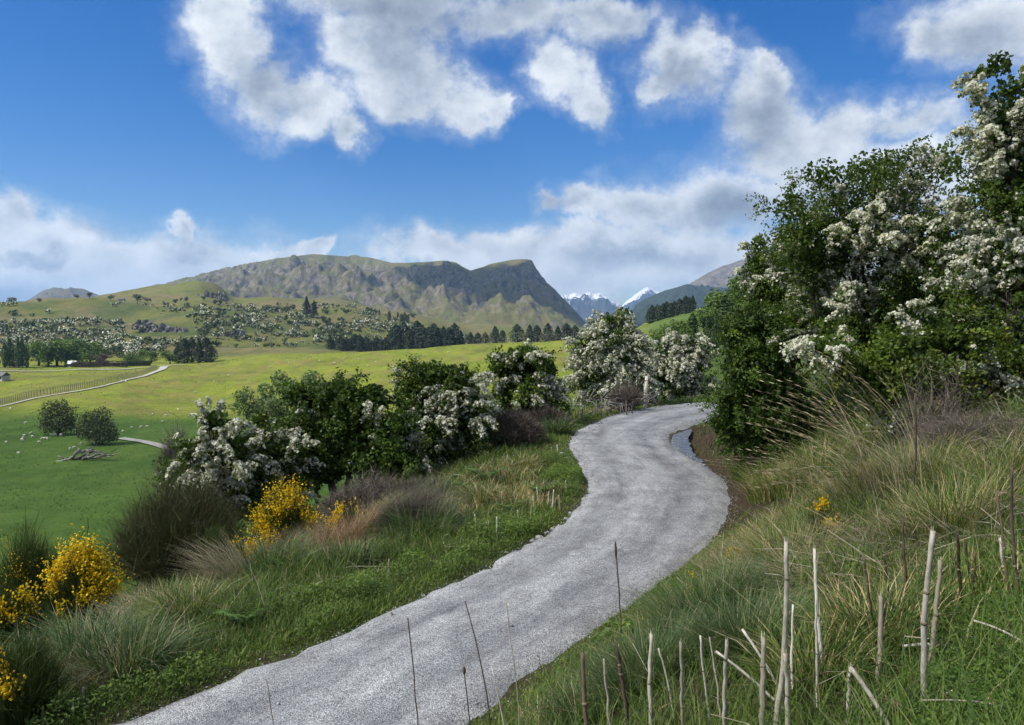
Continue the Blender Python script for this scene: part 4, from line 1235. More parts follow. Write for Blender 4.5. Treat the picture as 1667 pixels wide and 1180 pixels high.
# ------------------------------------------------------------------ grass that nobody could count: one sheet each side
def scatter(n, x0, x1, y0, y1, keep, r):
    out = []
    got = 0
    while got < n:
        X = r.uniform(x0, x1, n * 2); Y = r.uniform(y0, y1, n * 2)
        d = np.hypot(X, Y)
        ok = (r.random(len(X)) < np.clip((9.0 / np.maximum(d, 1.5)) ** 1.35, 0, 1)) & (d > 1.5) & (Y > 0.4)
        X, Y = X[ok], Y[ok]
        sl, sr = path_s(X, Y)
        Z = ground(X, Y)
        px, py = to_px(X, Y, Z + 0.3)
        gap_ = sstep(0.40, 0.56, fbm(X * 0.9 + 3, Y * 0.9, 3, 94))
        k = keep(sl, sr, X, Y, r) & ((r.random(len(X)) < 0.35 + 0.65 * gap_) | (np.maximum(sl, sr) < 0.8)) & ((np.minimum(sl, sr) > -9) & (r.random(len(X)) < np.where(np.maximum(sl, sr) < 0.9, 1.0, 0.55))) & (px > -160) & (px < 1830) & (py < 1420)
        out.append(np.stack([X, Y, Z, sl, sr], 1)[k]); got += k.sum()
    return np.concatenate(out)[:n]


r = np.random.default_rng(91)
Lp = scatter(92000, -24, 10, 1.0, 38, lambda sl, sr, X, Y, r: (sl > -0.18 + 0.34 * (fbm(X * 1.6, Y * 1.6, 3, 95) - 0.5)) & (sl < 16), r)
Rp = scatter(90000, -4, 14, 0.4, 30, lambda sl, sr, X, Y, r: (sr > -0.16 + 0.34 * (fbm(X * 1.6, Y * 1.6, 3, 96) - 0.5)) & (sr < 9) &
             ~((Y > 12.5) & (Y < 28) & (sr < 1.5) & (r.random(len(X)) > 0.08)), r)


def grass_sheet(name, label, S, dry_bias, seed):
    r = np.random.default_rng(seed)
    X, Y, Z, sl, sr = S.T
    n = len(X); d = np.hypot(X, Y)
    s = np.maximum(sl, sr)
    h = np.interp(s, [0, 0.35, 0.9, 2, 6], [0.05, 0.11, 0.26, 0.36, 0.42]) * r.uniform(0.5, 1.3, n) * (0.5 + fbm(X * 0.7, Y * 0.7, 3, seed))
    dry = fbm(X * 0.45 + 5, Y * 0.45, 3, seed + 4) + dry_bias + np.where(sr > 0, 0.05 * sstep(5.5, 8.0, d) * sstep(2.2, 4.0, sr) - 0.08 * sstep(6.0, 4.5, d), 0.0)
    rn = np.where(r.random(n) < np.clip((dry - 0.5) * 2.0 + 0.06, 0.03, 0.60) * np.clip(s / 0.8, 0.15, 1), r.uniform(0.74, 1.0, n), r.uniform(0.0, 0.70, n))
    short = s < 0.45
    rn = np.where(short, r.uniform(0.35, 0.70, n), rn)
    wd = (0.0042 + d * 0.00042) * r.uniform(0.6, 1.4, n) * np.where(short, 1.3, 1.0) * np.where(r.random(n) < 0.12, 2.2, 1.0)
    mb = MB()
    b = np.stack([X, Y, Z - 0.02], 1)
    an_, bd_ = r.uniform(0, 2 * np.pi, n), r.uniform(0.2, 1.1, n)
    for k_, sg_ in ((d < 6.5, 3), (d >= 6.5, 2)):
        mb.blades(b[k_], h[k_], wd[k_], an_[k_], bd_[k_], sg_, rn[k_])
    tag(part(name, mb.mesh(name), M_GRASS), label, 'grass', kind='stuff')


grass_sheet('bank_grass', 'rough green grass covering the slope left of the path', Lp, -0.03, 97)
grass_sheet('bank_grass', 'rough green and straw coloured grass on the right bank', Rp, -0.07, 98)


def straw_litter(name, label, S, n, seed):
    """dead stems lying and leaning every way over the bank"""
    r = np.random.default_rng(seed)
    k = r.choice(len(S), n)
    X, Y, Z, sl, sr = S[k].T
    ok = (np.maximum(sl, sr) > 0.9) & (r.random(n) < np.where(sr > 0, 0.12 + 0.88 * sstep(5.0, 7.0, np.hypot(X, Y)) * sstep(2.2, 3.6, sr), 1.0))
    X, Y, Z = X[ok], Y[ok], Z[ok]; n = len(X); dd = np.hypot(X, Y)
    L = r.uniform(0.15, 0.75, n) * np.where(r.random(n) < 0.1, 1.6, 1.0); az = r.uniform(0, 2 * np.pi, n); el = np.abs(r.normal(0.15, 0.35, n))
    dv = np.stack([np.cos(az) * np.cos(el), np.sin(az) * np.cos(el), np.sin(el)], 1)
    p0 = np.stack([X, Y, Z + r.uniform(0.02, 0.30, n)], 1)
    sag = np.array([0, 0, -1.0]) * (L * r.uniform(0, 0.18, n))[:, None]
    p1 = p0 + dv * (L * 0.5)[:, None]; p2 = p0 + dv * L[:, None] + sag
    sd = unit(np.cross(dv, r.normal(0, 1, dv.shape))) * ((0.0007 + dd * 0.00016) * r.uniform(0.6, 1.4, n))[:, None]
    mb = MB()
    V = np.stack([p0 - sd, p0 + sd, p1 + sd, p1 - sd, p2], 1).reshape(-1, 3)
    o = np.arange(n)[:, None] * 5
    mb.add(V, np.concatenate([o, o + 1, o + 2, o + 3], 1), np.concatenate([o + 3, o + 2, o + 4], 1), aq=r.random(n), at=r.random(n))
    tag(part(name, mb.mesh(name), M_LITTER), label, 'dead grass', kind='stuff')


M_LITTER = G('dead_stem', [(0.0, (0.060, 0.045, 0.033)), (0.45, (0.155, 0.122, 0.085)), (0.8, (0.33, 0.28, 0.20)), (1.0, (0.54, 0.49, 0.39))], 0.05, 0.75, 0.1)
straw_litter('straw_litter', 'dead stems lying in every direction over the right bank', Rp[np.hypot(Rp[:, 0], Rp[:, 1]) > 3.2], 15000, 981)
straw_litter('straw_litter', 'dead stems lying about the slope left of the path', Lp, 3000, 982)


def herb_sheet(name, label, centres, n, size, mat, seed, hgt):
    """low feathery leaves in overlapping rosettes"""
    r = np.random.default_rng(seed)
    mb = MB()
    for (cx, cy, rad, hh) in centres:
        m = int(n * rad)
        a = r.uniform(0, 2 * np.pi, m); rr = np.sqrt(r.random(m)) * rad
        X, Y = cx + np.cos(a) * rr, cy + np.sin(a) * rr
        sl, sr = path_s(X, Y)
        k = np.maximum(sl, sr) > 0.10
        X, Y, rr = X[k], Y[k], rr[k]
        Z = ground(X, Y) + hh * r.random(len(X)) ** 0.7 * (1 - 0.6 * (rr / rad) ** 2)
        c = np.stack([X, Y, Z], 1)
        nrm = unit(r.normal(0, 0.55, c.shape) + np.array([0, 0, 1.0])); ax = unit(np.cross(nrm, r.normal(0, 1, c.shape))); ay = np.cross(nrm, ax)
        sz = size * r.uniform(0.6, 1.3, (len(c), 1))
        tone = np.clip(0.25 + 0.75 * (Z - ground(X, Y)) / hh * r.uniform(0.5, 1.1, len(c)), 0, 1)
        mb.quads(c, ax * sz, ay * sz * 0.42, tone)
    return tag(part(name, mb.mesh(name), mat), label, 'ground cover', kind='stuff')


cen = []
for k in range(80):
    i = r.integers(22, 100)
    off = abs(r.normal(0.75, 0.45))
    nrm = PL[i] - PR[i]; nrm = nrm / np.linalg.norm(nrm)
    q = PL[i] + nrm * off
    if np.hypot(*q) < 20: cen.append((q[0], q[1], r.uniform(0.25, 0.6), r.uniform(0.22, 0.42)))
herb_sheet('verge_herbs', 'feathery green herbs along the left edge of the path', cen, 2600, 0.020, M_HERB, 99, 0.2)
cen = [(at(px, dp).x, dp, rd, hh) for px, dp, rd, hh in [(1600, 3.4, 0.5, 0.14), (1660, 3.9, 0.5, 0.16), (1540, 3.1, 0.4, 0.12), (1700, 3.3, 0.5, 0.15), (1640, 2.9, 0.45, 0.14), (1590, 4.3, 0.35, 0.14)]]
cen = []
for k in range(70):
    q = Rp[r.integers(len(Rp))] if k % 3 else Lp[r.integers(len(Lp))]
    if 0.5 < max(q[3], q[4]) < 6 and 3.0 < math.hypot(q[0], q[1]) < 12: cen.append((q[0], q[1], r.uniform(0.12, 0.32), r.uniform(0.12, 0.30)))
herb_sheet('broad_weeds', 'broad leaved weeds scattered through the grass on both banks', cen, 260, 0.055, M_HERB, 103, 0.2)
cen = [(at(px, dp).x, dp, rd, hh) for px, dp, rd, hh in [(1600, 3.4, 0.5, 0.14), (1660, 3.9, 0.5, 0.16), (1540, 3.1, 0.4, 0.12), (1700, 3.3, 0.5, 0.15), (1640, 2.9, 0.45, 0.14), (1590, 4.3, 0.35, 0.14)]]
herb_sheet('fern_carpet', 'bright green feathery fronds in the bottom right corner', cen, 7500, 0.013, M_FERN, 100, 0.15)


def fern(name, label, base, h, n, seed):
    r = np.random.default_rng(seed)
    mb = MB()
    for k in range(n):
        a = 2 * np.pi * k / n + r.normal(0, 0.2); L = h * r.uniform(0.8, 1.2)
        for s in np.linspace(0.15, 1, 14):
            p = np.array([np.cos(a) * L * 0.75 * s ** 1.3, np.sin(a) * L * 0.75 * s ** 1.3, L * (s - 0.45 * s ** 2.4)])
            w_ = L * 0.30 * math.sin(math.pi * (0.12 + 0.88 * s)) * 0.8
            sd = np.array([-np.sin(a), np.cos(a), 0.0]); fw = np.array([np.cos(a), np.sin(a), -0.2])
            for q in (-1, 1):
                c = p + sd * q * w_ * 0.5
                mb.quads(c[None], (sd * q * w_ * 0.5 + fw * w_ * 0.15)[None], (fw * L * 0.030)[None], np.array([r.random()]))
    root = thing(name, label, 'fern', base)
    part('fronds', mb.mesh('fronds'), M_FERN, root)


for i, (px, dp, h, lb) in enumerate([(790, 17.6, 0.75, 'bright green fern under the twiggy bush'), (765, 17.0, 0.6, 'green fern left of the brightest fern'),
                                     (830, 14.6, 0.5, 'green fern between the white stubs'), (880, 15.6, 0.55, 'dark fern by the straw stubs near the gravel'),
                                     (385, 8.9, 0.4, 'light green fern at the left path verge'), (520, 10.0, 0.32, 'small fern at the verge below the russet tussock'),
                                     (590, 12.4, 0.4, 'small fern right of the blue green tuft')]):
    fern('fern', lb, at(px, dp), h, 11, 400 + i)

# ------------------------------------------------------------------ trees of the valley and the hills
M_FG = G('broadleaf', [(0.0, (0.040, 0.078, 0.016)), (0.6, (0.085, 0.150, 0.024)), (1.0, (0.16, 0.22, 0.035))], 0.2, 0.6, 0.0)
M_FDG = G('dull_broadleaf', [(0.0, (0.030, 0.052, 0.018)), (0.6, (0.060, 0.085, 0.028)), (1.0, (0.105, 0.125, 0.045))], 0.2, 0.6, 0.0)
M_CON = G('conifer_needles', [(0.0, (0.012, 0.022, 0.013)), (0.6, (0.026, 0.042, 0.022)), (1.0, (0.055, 0.072, 0.034))], 0.05, 0.7, 0.0)
M_POP = G('poplar_leaf', [(0.0, (0.030, 0.060, 0.020)), (0.6, (0.058, 0.100, 0.030)), (1.0, (0.10, 0.15, 0.04))], 0.15, 0.6, 0.0)
M_WIL = G('willow_leaf', [(0.0, (0.090, 0.135, 0.045)), (0.6, (0.155, 0.215, 0.065)), (1.0, (0.22, 0.28, 0.09))], 0.25, 0.6, 0.0)
M_PUR = G('copper_leaf', [(0.0, (0.05, 0.028, 0.024)), (1.0, (0.15, 0.09, 0.075))], 0.1, 0.6, 0.0)
M_OLI = G('olive_willow_leaf', [(0.0, (0.045, 0.062, 0.024)), (0.6, (0.085, 0.110, 0.042)), (1.0, (0.16, 0.165, 0.085))], 0.15, 0.6, 0.0)
M_FBLOOM = G('far_blossom', [(0.0, (0.56, 0.56, 0.42)), (1.0, (0.80, 0.80, 0.66))], 0.1, 0.7, 0.0)


def quad_cloud(mb, c, size, r, out=None, tone=None, flat=0.8):
    base = r.normal(0, flat, c.shape)
    nrm = unit(base + (0 if out is None else out))
    ax = unit(np.cross(nrm, r.normal(0, 1, c.shape))); ay = np.cross(nrm, ax)
    sz = size * r.uniform(0.6, 1.25, (len(c), 1))
    mb.quads(c, ax * sz, ay * sz * 0.8, r.random(len(c)) if tone is None else tone)


def lobe_points(r, n, C, Rr, inner=0.55):
    wt = (Rr ** 2).prod(1) ** (1 / 3); wt = wt / wt.sum()
    li = r.choice(len(C), n, p=wt)
    d = unit(r.normal(0, 1, (n, 3)))
    return C[li] + d * Rr[li] * r.uniform(inner, 1.0, (n, 1)), d


def crown_mesh(kind, seed):
    """crowns of height one standing on z=0"""
    r = np.random.default_rng(seed)
    mb = MB(); tb = MB()
    if kind == 'round':
        k = 15
        C = np.stack([r.normal(0, 0.17, k), r.normal(0, 0.17, k), r.uniform(0.20, 0.80, k)], 1)
        Rr = np.stack([r.uniform(0.13, 0.22, k)] * 3, 1)
        p, d = lobe_points(r, 1500, C, Rr)
        quad_cloud(mb, p, 0.030, r, d * 0.9)
        tb.tube(np.array([[0, 0, -0.03], [0.01, 0, 0.2], [0, 0.01, 0.5]]), [0.035, 0.028, 0.012], 6)
        for a in range(5):
            q = C[a]; tb.tube(np.array([[0, 0, 0.2], q * 0.5 + np.array([0, 0, 0.12]), q]), [0.02, 0.013, 0.005], 4)
    elif kind == 'poplar':
        z = r.uniform(0.05, 1.0, 1300)
        w_ = 0.105 * np.sin(np.pi * np.clip(z * 0.9 + 0.10, 0, 1)) ** 0.6 * (0.75 + 0.5 * vnoise(z * 9, z * 0, seed))
        a = r.uniform(0, 2 * np.pi, 1300); q = np.sqrt(r.uniform(0.25, 1, 1300)) * w_
        p = np.stack([np.cos(a) * q, np.sin(a) * q, z], 1)
        quad_cloud(mb, p, 0.020, r, np.stack([np.cos(a), np.sin(a), 0.3 + 0 * a], 1))
        tb.tube(np.array([[0, 0, -0.03], [0, 0, 0.5], [0, 0, 0.95]]), [0.018, 0.012, 0.003], 6)
        for a in range(6):
            th = a * 1.1; z0 = 0.12 + 0.1 * a
            tb.tube(np.array([[0, 0, z0], [0.05 * math.cos(th), 0.05 * math.sin(th), z0 + 0.15]]), [0.008, 0.003], 3)
    elif kind in ('conifer', 'pine'):
        n = 1400
        z = r.random(n) ** 0.8 * 0.97 + 0.03
        if kind == 'conifer':
            w_ = 0.25 * (1 - z) ** 0.85 * (0.75 + 0.5 * vnoise(z * 14, z * 0, seed))
        else:
            w_ = 0.24 * np.minimum(1, (1 - z) * 2.0) ** 0.6 * (0.55 + 0.8 * vnoise(z * 7, z * 0, seed)) * np.clip(z * 6, 0.3, 1)
        a = r.uniform(0, 2 * np.pi, n)
        w_ = w_ * (0.7 + 0.6 * vnoise(a * 1.6, z * 9, seed + 3))
        q = np.sqrt(r.uniform(0.15, 1, n)) * w_
        p = np.stack([np.cos(a) * q, np.sin(a) * q, z - q * 0.25], 1)
        quad_cloud(mb, p, 0.026, r, np.stack([np.cos(a), np.sin(a), 0.6 + 0 * a], 1))
        tb.tube(np.array([[0, 0, -0.03], [0, 0, 0.5], [0, 0, 0.98]]), [0.022, 0.014, 0.003], 6)
        for a in range(8):
            th = a * 2.4; z0 = 0.1 + 0.1 * a; L = 0.2 * (1 - z0)
            tb.tube(np.array([[0, 0, z0], [L * math.cos(th), L * math.sin(th), z0 - 0.02]]), [0.008, 0.003], 3)
    return tb.mesh('trunk', True), mb.mesh('crown')


LIB = {}


def far_tree(name, label, kind, px, depth, h_px, mat, cat='tree', group=None, var=0, wide=1.0, at_xy=None):
    key = (kind, mat.name, var % 3)
    if key not in LIB:
        LIB[key] = crown_mesh(kind, 500 + 7 * len(LIB))
    tm, cm = LIB[key]
    b = at(px, depth) if at_xy is None else Vector((at_xy[0], at_xy[1], gz(*at_xy)))
    h = h_px * depth / F
    root = thing(name, label, cat, b, rot=(var * 2.399) % 6.28, scale=(h * wide, h * wide, h), group=group)
    part('trunk', tm, M_BARK, root)
    part('crown', cm, mat, root)
    return root


def row(name, phrase, cat, kind, mat, group, items, wide=1.0):
    """items: (px, depth, height in photo pixels); the label counts from the left"""
    items = sorted(items)
    for i, (px, dp, h) in enumerate(items):
        far_tree(name, f'{ORD[i]} {phrase}', kind, px, dp, h * rr_.uniform(0.88, 1.1), mat, cat, group, i, wide * rr_.uniform(0.82, 1.25))


rr_ = random.Random(5)
row('poplar_tree', 'dark poplar from the left beside the road', 'tree', 'poplar', M_POP, 'poplars by the valley road',
    [(7, 436, 40), (15, 440, 46), (22, 438, 43), (29, 436, 45), (36, 440, 47), (43, 438, 34), (-6, 440, 42)])
row('broadleaf_tree', 'bright green tree from the left behind the country road', 'tree', 'round', M_FG, 'green trees behind the country road',
    [(62, 452, 44), (78, 446, 54), (92, 455, 50), (112, 452, 48), (146, 452, 42), (158, 458, 34), (204, 446, 18), (216, 450, 20), (246, 452, 22), (276, 440, 26), (128, 470, 30), (228, 470, 24)], 1.25)
far_tree('copper_tree', 'small copper brown tree at the clipped hedge', 'round', 168, 424, 24, M_PUR, wide=1.1)
far_tree('conifer_tree', 'little dark cypress standing by the white roofed shed', 'conifer', 106, 421, 18, M_CON)
row('conifer_tree', 'dark conifer from the left in the clump above the farm track', 'tree', 'pine', M_CON, 'dark conifers above the farm track',
    [(290, 446, 30), (300, 440, 38), (312, 446, 44), (324, 440, 40), (335, 446, 42), (343, 440, 34)], 1.25)
row('conifer_tree', 'dark fir from the left of the pair high on the hill', 'tree', 'conifer', M_CON, 'dark firs on the hill', [(500, 800, 35), (512, 810, 28)], 1.3)
row('pine_tree', 'young pine from the left in the plantation edge', 'tree', 'pine', M_CON, 'young pines of the plantation',
    [(538 + 5.2 * k + rr_.uniform(-1, 1), 560 + rr_.uniform(-10, 14), 22 + rr_.uniform(-3, 4)) for k in range(18)], 1.35)
row('pine_tree', 'tall pine from the left in the stand above the terrace', 'tree', 'pine', M_CON, 'tall pines above the terrace',
    [(636, 580, 34), (645, 575, 40), (657, 600, 44), (668, 590, 36), (679, 610, 50), (688, 585, 38), (698, 600, 40), (706, 580, 42), (714, 590, 36), (722, 600, 40), (731, 580, 36), (740, 590, 40), (749, 585, 30)], 1.35)
row('pine_tree', 'dark pine from the left in the row below the steep peak', 'tree', 'pine', M_CON, 'pines below the steep peak',
    [(766, 620, 24), (778, 640, 22), (790, 620, 20), (806, 610, 26), (818, 600, 22), (842, 610, 34), (862, 600, 28), (874, 610, 30), (892, 600, 34), (908, 610, 30), (922, 600, 36), (936, 600, 34), (948, 600, 26), (960, 610, 34), (975, 610, 36)], 1.35)
row('cypress_tree', 'narrow cypress from the left on the hawthorn slope', 'tree', 'poplar', M_FDG, 'narrow trees on the hawthorn slope',
    [(600, 900, 14), (606, 900, 12), (611, 910, 11), (618, 900, 12), (634, 880, 18), (648, 900, 14), (654, 890, 17), (659, 900, 15), (664, 900, 13)], 2.0)
row('willow_tree', 'pale green willow from the left at the foot of the sunlit slope', 'tree', 'round', M_WIL, 'pale willows under the terrace',
    [(400, 236, 66), (432, 250, 70), (466, 262, 72), (500, 258, 74), (528, 250, 66), (452, 240, 50)], 1.2)
row('copper_tree', 'small mauve bush from the left above the pale willows', 'bush', 'round', M_PUR, 'mauve bushes above the willows', [(460, 330, 16), (508, 330, 17)], 1.3)
# right hand hillside
row('pine_tree', 'plantation pine from the left on the right hillside', 'tree', 'pine', M_CON, 'pines on the right hillside',
    [(1056 + 6.0 * k + rr_.uniform(-1.5, 1.5), 420 + rr_.uniform(-25, 25), 26 + rr_.uniform(-3, 5)) for k in range(13)], 1.25)
row('poplar_tree', 'tall green poplar from the left above the hawthorns', 'tree', 'poplar', M_POP, 'poplars on the right hillside', [(1127, 168, 92), (1152, 172, 68), (1166, 170, 72), (1180, 176, 78), (1196, 172, 70)], 1.15)
row('broadleaf_tree', 'fresh green tree from the left below the hillside pines', 'tree', 'round', M_FG, 'green trees on the right hillside',
    [(1072, 240, 34), (1088, 230, 40), (1104, 240, 36), (1146, 230, 40), (1160, 250, 60), (1178, 250, 64), (1192, 255, 74)], 1.2)
row('conifer_tree', 'dark tree from the left on the rocky mountain face', 'tree', 'conifer', M_CON, 'trees on the mountain', [], 1.0)


def lobe_bush(name, label, base, lobes, n, leaf, mat, seed, cat='bush'):
    r = np.random.default_rng(seed)
    C = np.array([l[0] for l in lobes]); Rr = np.array([l[1] for l in lobes])
    root = thing(name, label, cat, base)
    mb = MB()
    p, d = lobe_points(r, n, C, Rr * r.uniform(0.8, 1.15, (len(C), 1)), 0.35)
    out_ = r.random(len(p)) < 0.25
    p[out_] += (d * r.uniform(0.0, 0.9, (len(d), 1)) + np.array([0, 0, 0.35]))[out_] * Rr.mean() * 0.35
    quad_cloud(mb, p, leaf, r, d * 0.8)
    tb = MB()
    for k in range(len(C)):
        tb.tube(np.array([[0, 0, -0.3], C[k] * np.array([0.3, 0.3, 0.4]), C[k]]), np.array([0.035, 0.02, 0.008]) * C[:, 2].max(), 5)
    part('trunk', tb.mesh('trunk', True), M_BARK, root)
    part('crown', mb.mesh('crown'), mat, root)


b = hit(96, 708, 60)
lobe_bush('willow_bush', 'left one of two dark olive bushes on the shaded paddock', b, lobes_px(b, b.y, [(80, 672, 14, 20), (98, 664, 18, 20), (110, 675, 14, 18), (95, 688, 28, 18), (78, 692, 14, 14), (112, 692, 14, 14)]), 4200, 0.24, M_OLI, 601)
b = hit(162, 724, 60)
lobe_bush('willow_bush', 'right one of two dark olive bushes beside the pale track', b, lobes_px(b, b.y, [(145, 682, 18, 18), (165, 680, 16, 18), (150, 700, 24, 18), (175, 698, 16, 18), (185, 710, 12, 14), (165, 712, 24, 12), (136, 700, 12, 16)]), 4200, 0.23, M_OLI, 602)

# ------------------------------------------------------------------ hawthorn scrub on the hill: single bushes, then the rest as one mass
def hill_bush(seed, white, dense=1.0):
    r = np.random.default_rng(seed)
    mb = MB()
    k = 5
    C = np.stack([r.normal(0, 0.28, k), r.normal(0, 0.28, k), r.uniform(0.35, 0.72, k)], 1); Rr = np.full((k, 3), 0.30)
    p, d = lobe_points(r, int(170 * dense), C, Rr, 0.5)
    quad_cloud(mb, p, 0.10 / dense ** 0.5, r, d)
    nl = len(mb.Q)
    if white:
        p, d = lobe_points(r, int(170 * white * dense), C + np.array([0, 0, 0.03]), Rr * 1.04, 0.92)
        quad_cloud(mb, p, 0.075 / dense ** 0.5, r, d)
    tb = [len(q) for q in mb.Q]
    mb.tube(np.array([[0, 0, -0.1], [0, 0, 0.5]]), [0.05, 0.03], 4, cap=False)
    me = mb.mesh('hill_bush')
    me.materials.append(M_FDG); me.materials.append(M_FBLOOM); me.materials.append(M_BARK)
    idx = np.zeros(len(me.polygons), np.int32)
    if white: idx[tb[0]:tb[0] + tb[1]] = 1
    idx[sum(tb):] = 2
    me.polygons.foreach_set('material_index', idx)
    return me


HBM = [hill_bush(700 + k, w_) for k, w_ in enumerate([0.8, 0.55, 1.0, 0.35, 0.0, 0.0])]
r = np.random.default_rng(77)
cand = []
while len(cand) < 2100:
    dp = r.uniform(500, 1000)
    px = r.uniform(-60, 770)
    x_ = (px - PCX) / F * dp
    z_ = gz(x_, dp)
    _, py = to_px(x_, dp, z_)
    py = float(py)
    if not (494 < py < 590): continue
    if 268 < px < 560 and py > 566: continue
    if px > 560 and py > 556: continue
    if 205 < px < 318 and 518 < py < 552: continue
    dens = fbm(np.array(x_ / 70), np.array(dp / 70), 3, 78)
    if r.random() > sstep(0.34, 0.58, float(dens)) * (0.55 if py < 506 else 1.0): continue
    cand.append((px, py, dp, x_, z_))
cand.sort(key=lambda q: q[2])
near_b, far_b = cand[:300], cand[300:]
for i, (px, py, dp, x_, z_) in enumerate(near_b):
    v = r.choice(6, p=[0.2, 0.2, 0.12, 0.15, 0.2, 0.13])
    s_ = float(np.clip(r.lognormal(1.2, 0.38), 1.5, 7.5))
    nm, lb, gp = (('hawthorn_bush', 'white blossoming hawthorn bush on the hillside beyond the paddocks', 'white hawthorn bushes on the hillside') if v < 4 else
                  ('green_bush', 'plain green bush on the hillside beyond the paddocks', 'green bushes on the hillside'))
    o = bpy.data.objects.new(nm, HBM[v]); COL.objects.link(o)
    o.location = (x_, dp, z_); o.scale = (s_ * r.uniform(0.9, 1.3), s_ * r.uniform(0.9, 1.3), s_); o.rotation_euler = (0, 0, r.uniform(0, 6.28))
    tag(o, lb, 'bush', gp)
VV, QQ, MI, n0, AT = [], [], [], 0, []
srcs = []
for me in [hill_bush(720 + k, w_, 0.30) for k, w_ in enumerate([0.8, 0.55, 1.0, 0.35, 0.0, 0.0])]:
    v_ = np.zeros(len(me.vertices) * 3, np.float32); me.vertices.foreach_get('co', v_)
    q_ = np.zeros(len(me.loops), np.int32); me.loops.foreach_get('vertex_index', q_)
    mi = np.zeros(len(me.polygons), np.int32); me.polygons.foreach_get('material_index', mi)
    srcs.append((v_.reshape(-1, 3), q_.reshape(-1, 4), mi))
for (px, py, dp, x_, z_) in far_b:
    v_, q_, mi = srcs[r.choice(6, p=[0.2, 0.2, 0.12, 0.15, 0.2, 0.13])]
    a = r.uniform(0, 6.28); s_ = float(np.clip(r.lognormal(1.1, 0.38), 1.4, 7.0))
    R2 = np.array([[math.cos(a), -math.sin(a), 0], [math.sin(a), math.cos(a), 0], [0, 0, 1]])
    VV.append(v_ @ R2.T * s_ + np.array([x_, dp, z_])); QQ.append(q_ + n0); n0 += len(v_); MI.append(mi); AT.append(r.random(len(q_)))
me = mesh_np('hillside_scrub', np.concatenate(VV), [np.concatenate(QQ)], False, {'rnd': np.concatenate(AT)})
for m in (M_FDG, M_FBLOOM, M_BARK): me.materials.append(m)
me.polygons.foreach_set('material_index', np.concatenate(MI))
tag(part('hillside_scrub', me, None), 'mass of small white and green bushes higher up the hillside', 'scrub', kind='stuff')
# skyline bushes on the bench
for i, (px, dp, h) in enumerate(sorted([(20, 860, 9), (66, 850, 8), (128, 860, 7), (148, 855, 9), (181, 870, 9), (226, 870, 12), (242, 872, 9), (287, 880, 8), (303, 880, 9), (333, 880, 8), (352, 870, 9), (360, 872, 9), (466, 860, 11), (478, 866, 10), (532, 860, 11), (595, 900, 9), (440, 800, 12), (452, 806, 10)])):
    b = at(px, dp); s_ = h * dp / F
    o = bpy.data.objects.new('green_bush', HBM[4 + i % 2]); COL.objects.link(o)
    o.location = b; o.scale = (s_ * rr_.uniform(0.9, 1.4), s_, s_); o.rotation_euler = (0, 0, i * 1.3)
    tag(o, f'{ORD[i]} small dark bush from the left along the bench of the hill', 'bush', 'small bushes on the hill bench')

# ------------------------------------------------------------------ rock outcrops
M_ROCK, t = new_mat('schist_rock')
pos = t.n('ShaderNodeNewGeometry').outputs['Position']
nzz = t.noise(t.vm('MULTIPLY', pos, (1, 1, 0.4)), 0.25, 6, 0.7)
c = t.ramp(nzz, [(0.3, (0.055, 0.052, 0.05)), (0.5, (0.15, 0.142, 0.13)), (0.72, (0.30, 0.28, 0.24))])
t.n('ShaderNodeOutputMaterial', {0: t.n('ShaderNodeBsdfPrincipled', {'Base Color': c, 'Roughness': 0.95, 'Normal': t.n('ShaderNodeBump', {'Strength': 1.0, 'Distance': 1.5, 'Height': nzz})})})


def crag(label, pts, depth, h_px, seed):
    """a broken rock face that follows a line across the slope"""
    r = np.random.default_rng(seed)
    n, m = 60, 9
    px = np.linspace(pts[0][0], pts[-1][0], n)
    py = np.interp(px, [q[0] for q in pts], [q[1] for q in pts])
    root_xy = pix(float(px[n // 2]), float(py[n // 2]), depth)
    V = []
    for i in range(n):
        hh = h_px * depth / F * np.interp(i / (n - 1), [0, 0.12, 0.5, 0.85, 1], [0.1, 0.8, 1.0, 0.9, 0.1]) * (0.6 + 0.8 * vnoise(np.array(i * 0.35), np.array(0.0), seed))
        b = pix(float(px[i]), float(py[i]), depth)
        for j in range(m):
            f = j / (m - 1)
            jag = (vnoise(np.array(i * 0.6), np.array(j * 0.9), seed + 1) - 0.5) * 5.0 + (vnoise(np.array(i * 1.7), np.array(j * 2.0), seed + 2) - 0.5) * 2.5
            V.append((b.x, b.y - 2.5 + f * 5 - math.sin(f * math.pi) * 1.0 + float(jag), b.z - 2.0 + f * (float(hh) + 2.0) if j < m - 1 else b.z + float(hh) * 0.9))
        V[-1] = (b.x, b.y + 9.0, b.z + float(hh) * 0.85 - 1.0)
    ii, jj = np.meshgrid(np.arange(n - 1), np.arange(m - 1), indexing='ij')
    Qs = np.stack([ii * m + jj, (ii + 1) * m + jj, (ii + 1) * m + jj + 1, ii * m + jj + 1], -1).reshape(-1, 4)
    o = part('rock_outcrop', mesh_np('rock_outcrop', np.array(V), [Qs], False), M_ROCK)
    tag(o, label, 'rock')


def crag_on(label, pts, h_px, seed):
    mid = pts[len(pts) // 2]
    d = hit(mid[0], mid[1] - h_px * 0.3, 420).y
    crag(label, pts, d - 3, h_px, seed)


crag_on('dark rock bluff stretched along the middle of the hawthorn slope', [(214, 532), (240, 536), (265, 544), (290, 549), (312, 549)], 16, 801)
crag_on('small dark rock bluff right of the long one on the slope', [(362, 552), (378, 552), (397, 546)], 14, 802)
crag_on('grey rock face at the right end of the green knoll', [(312, 490), (330, 491), (350, 491), (372, 490)], 17, 803)

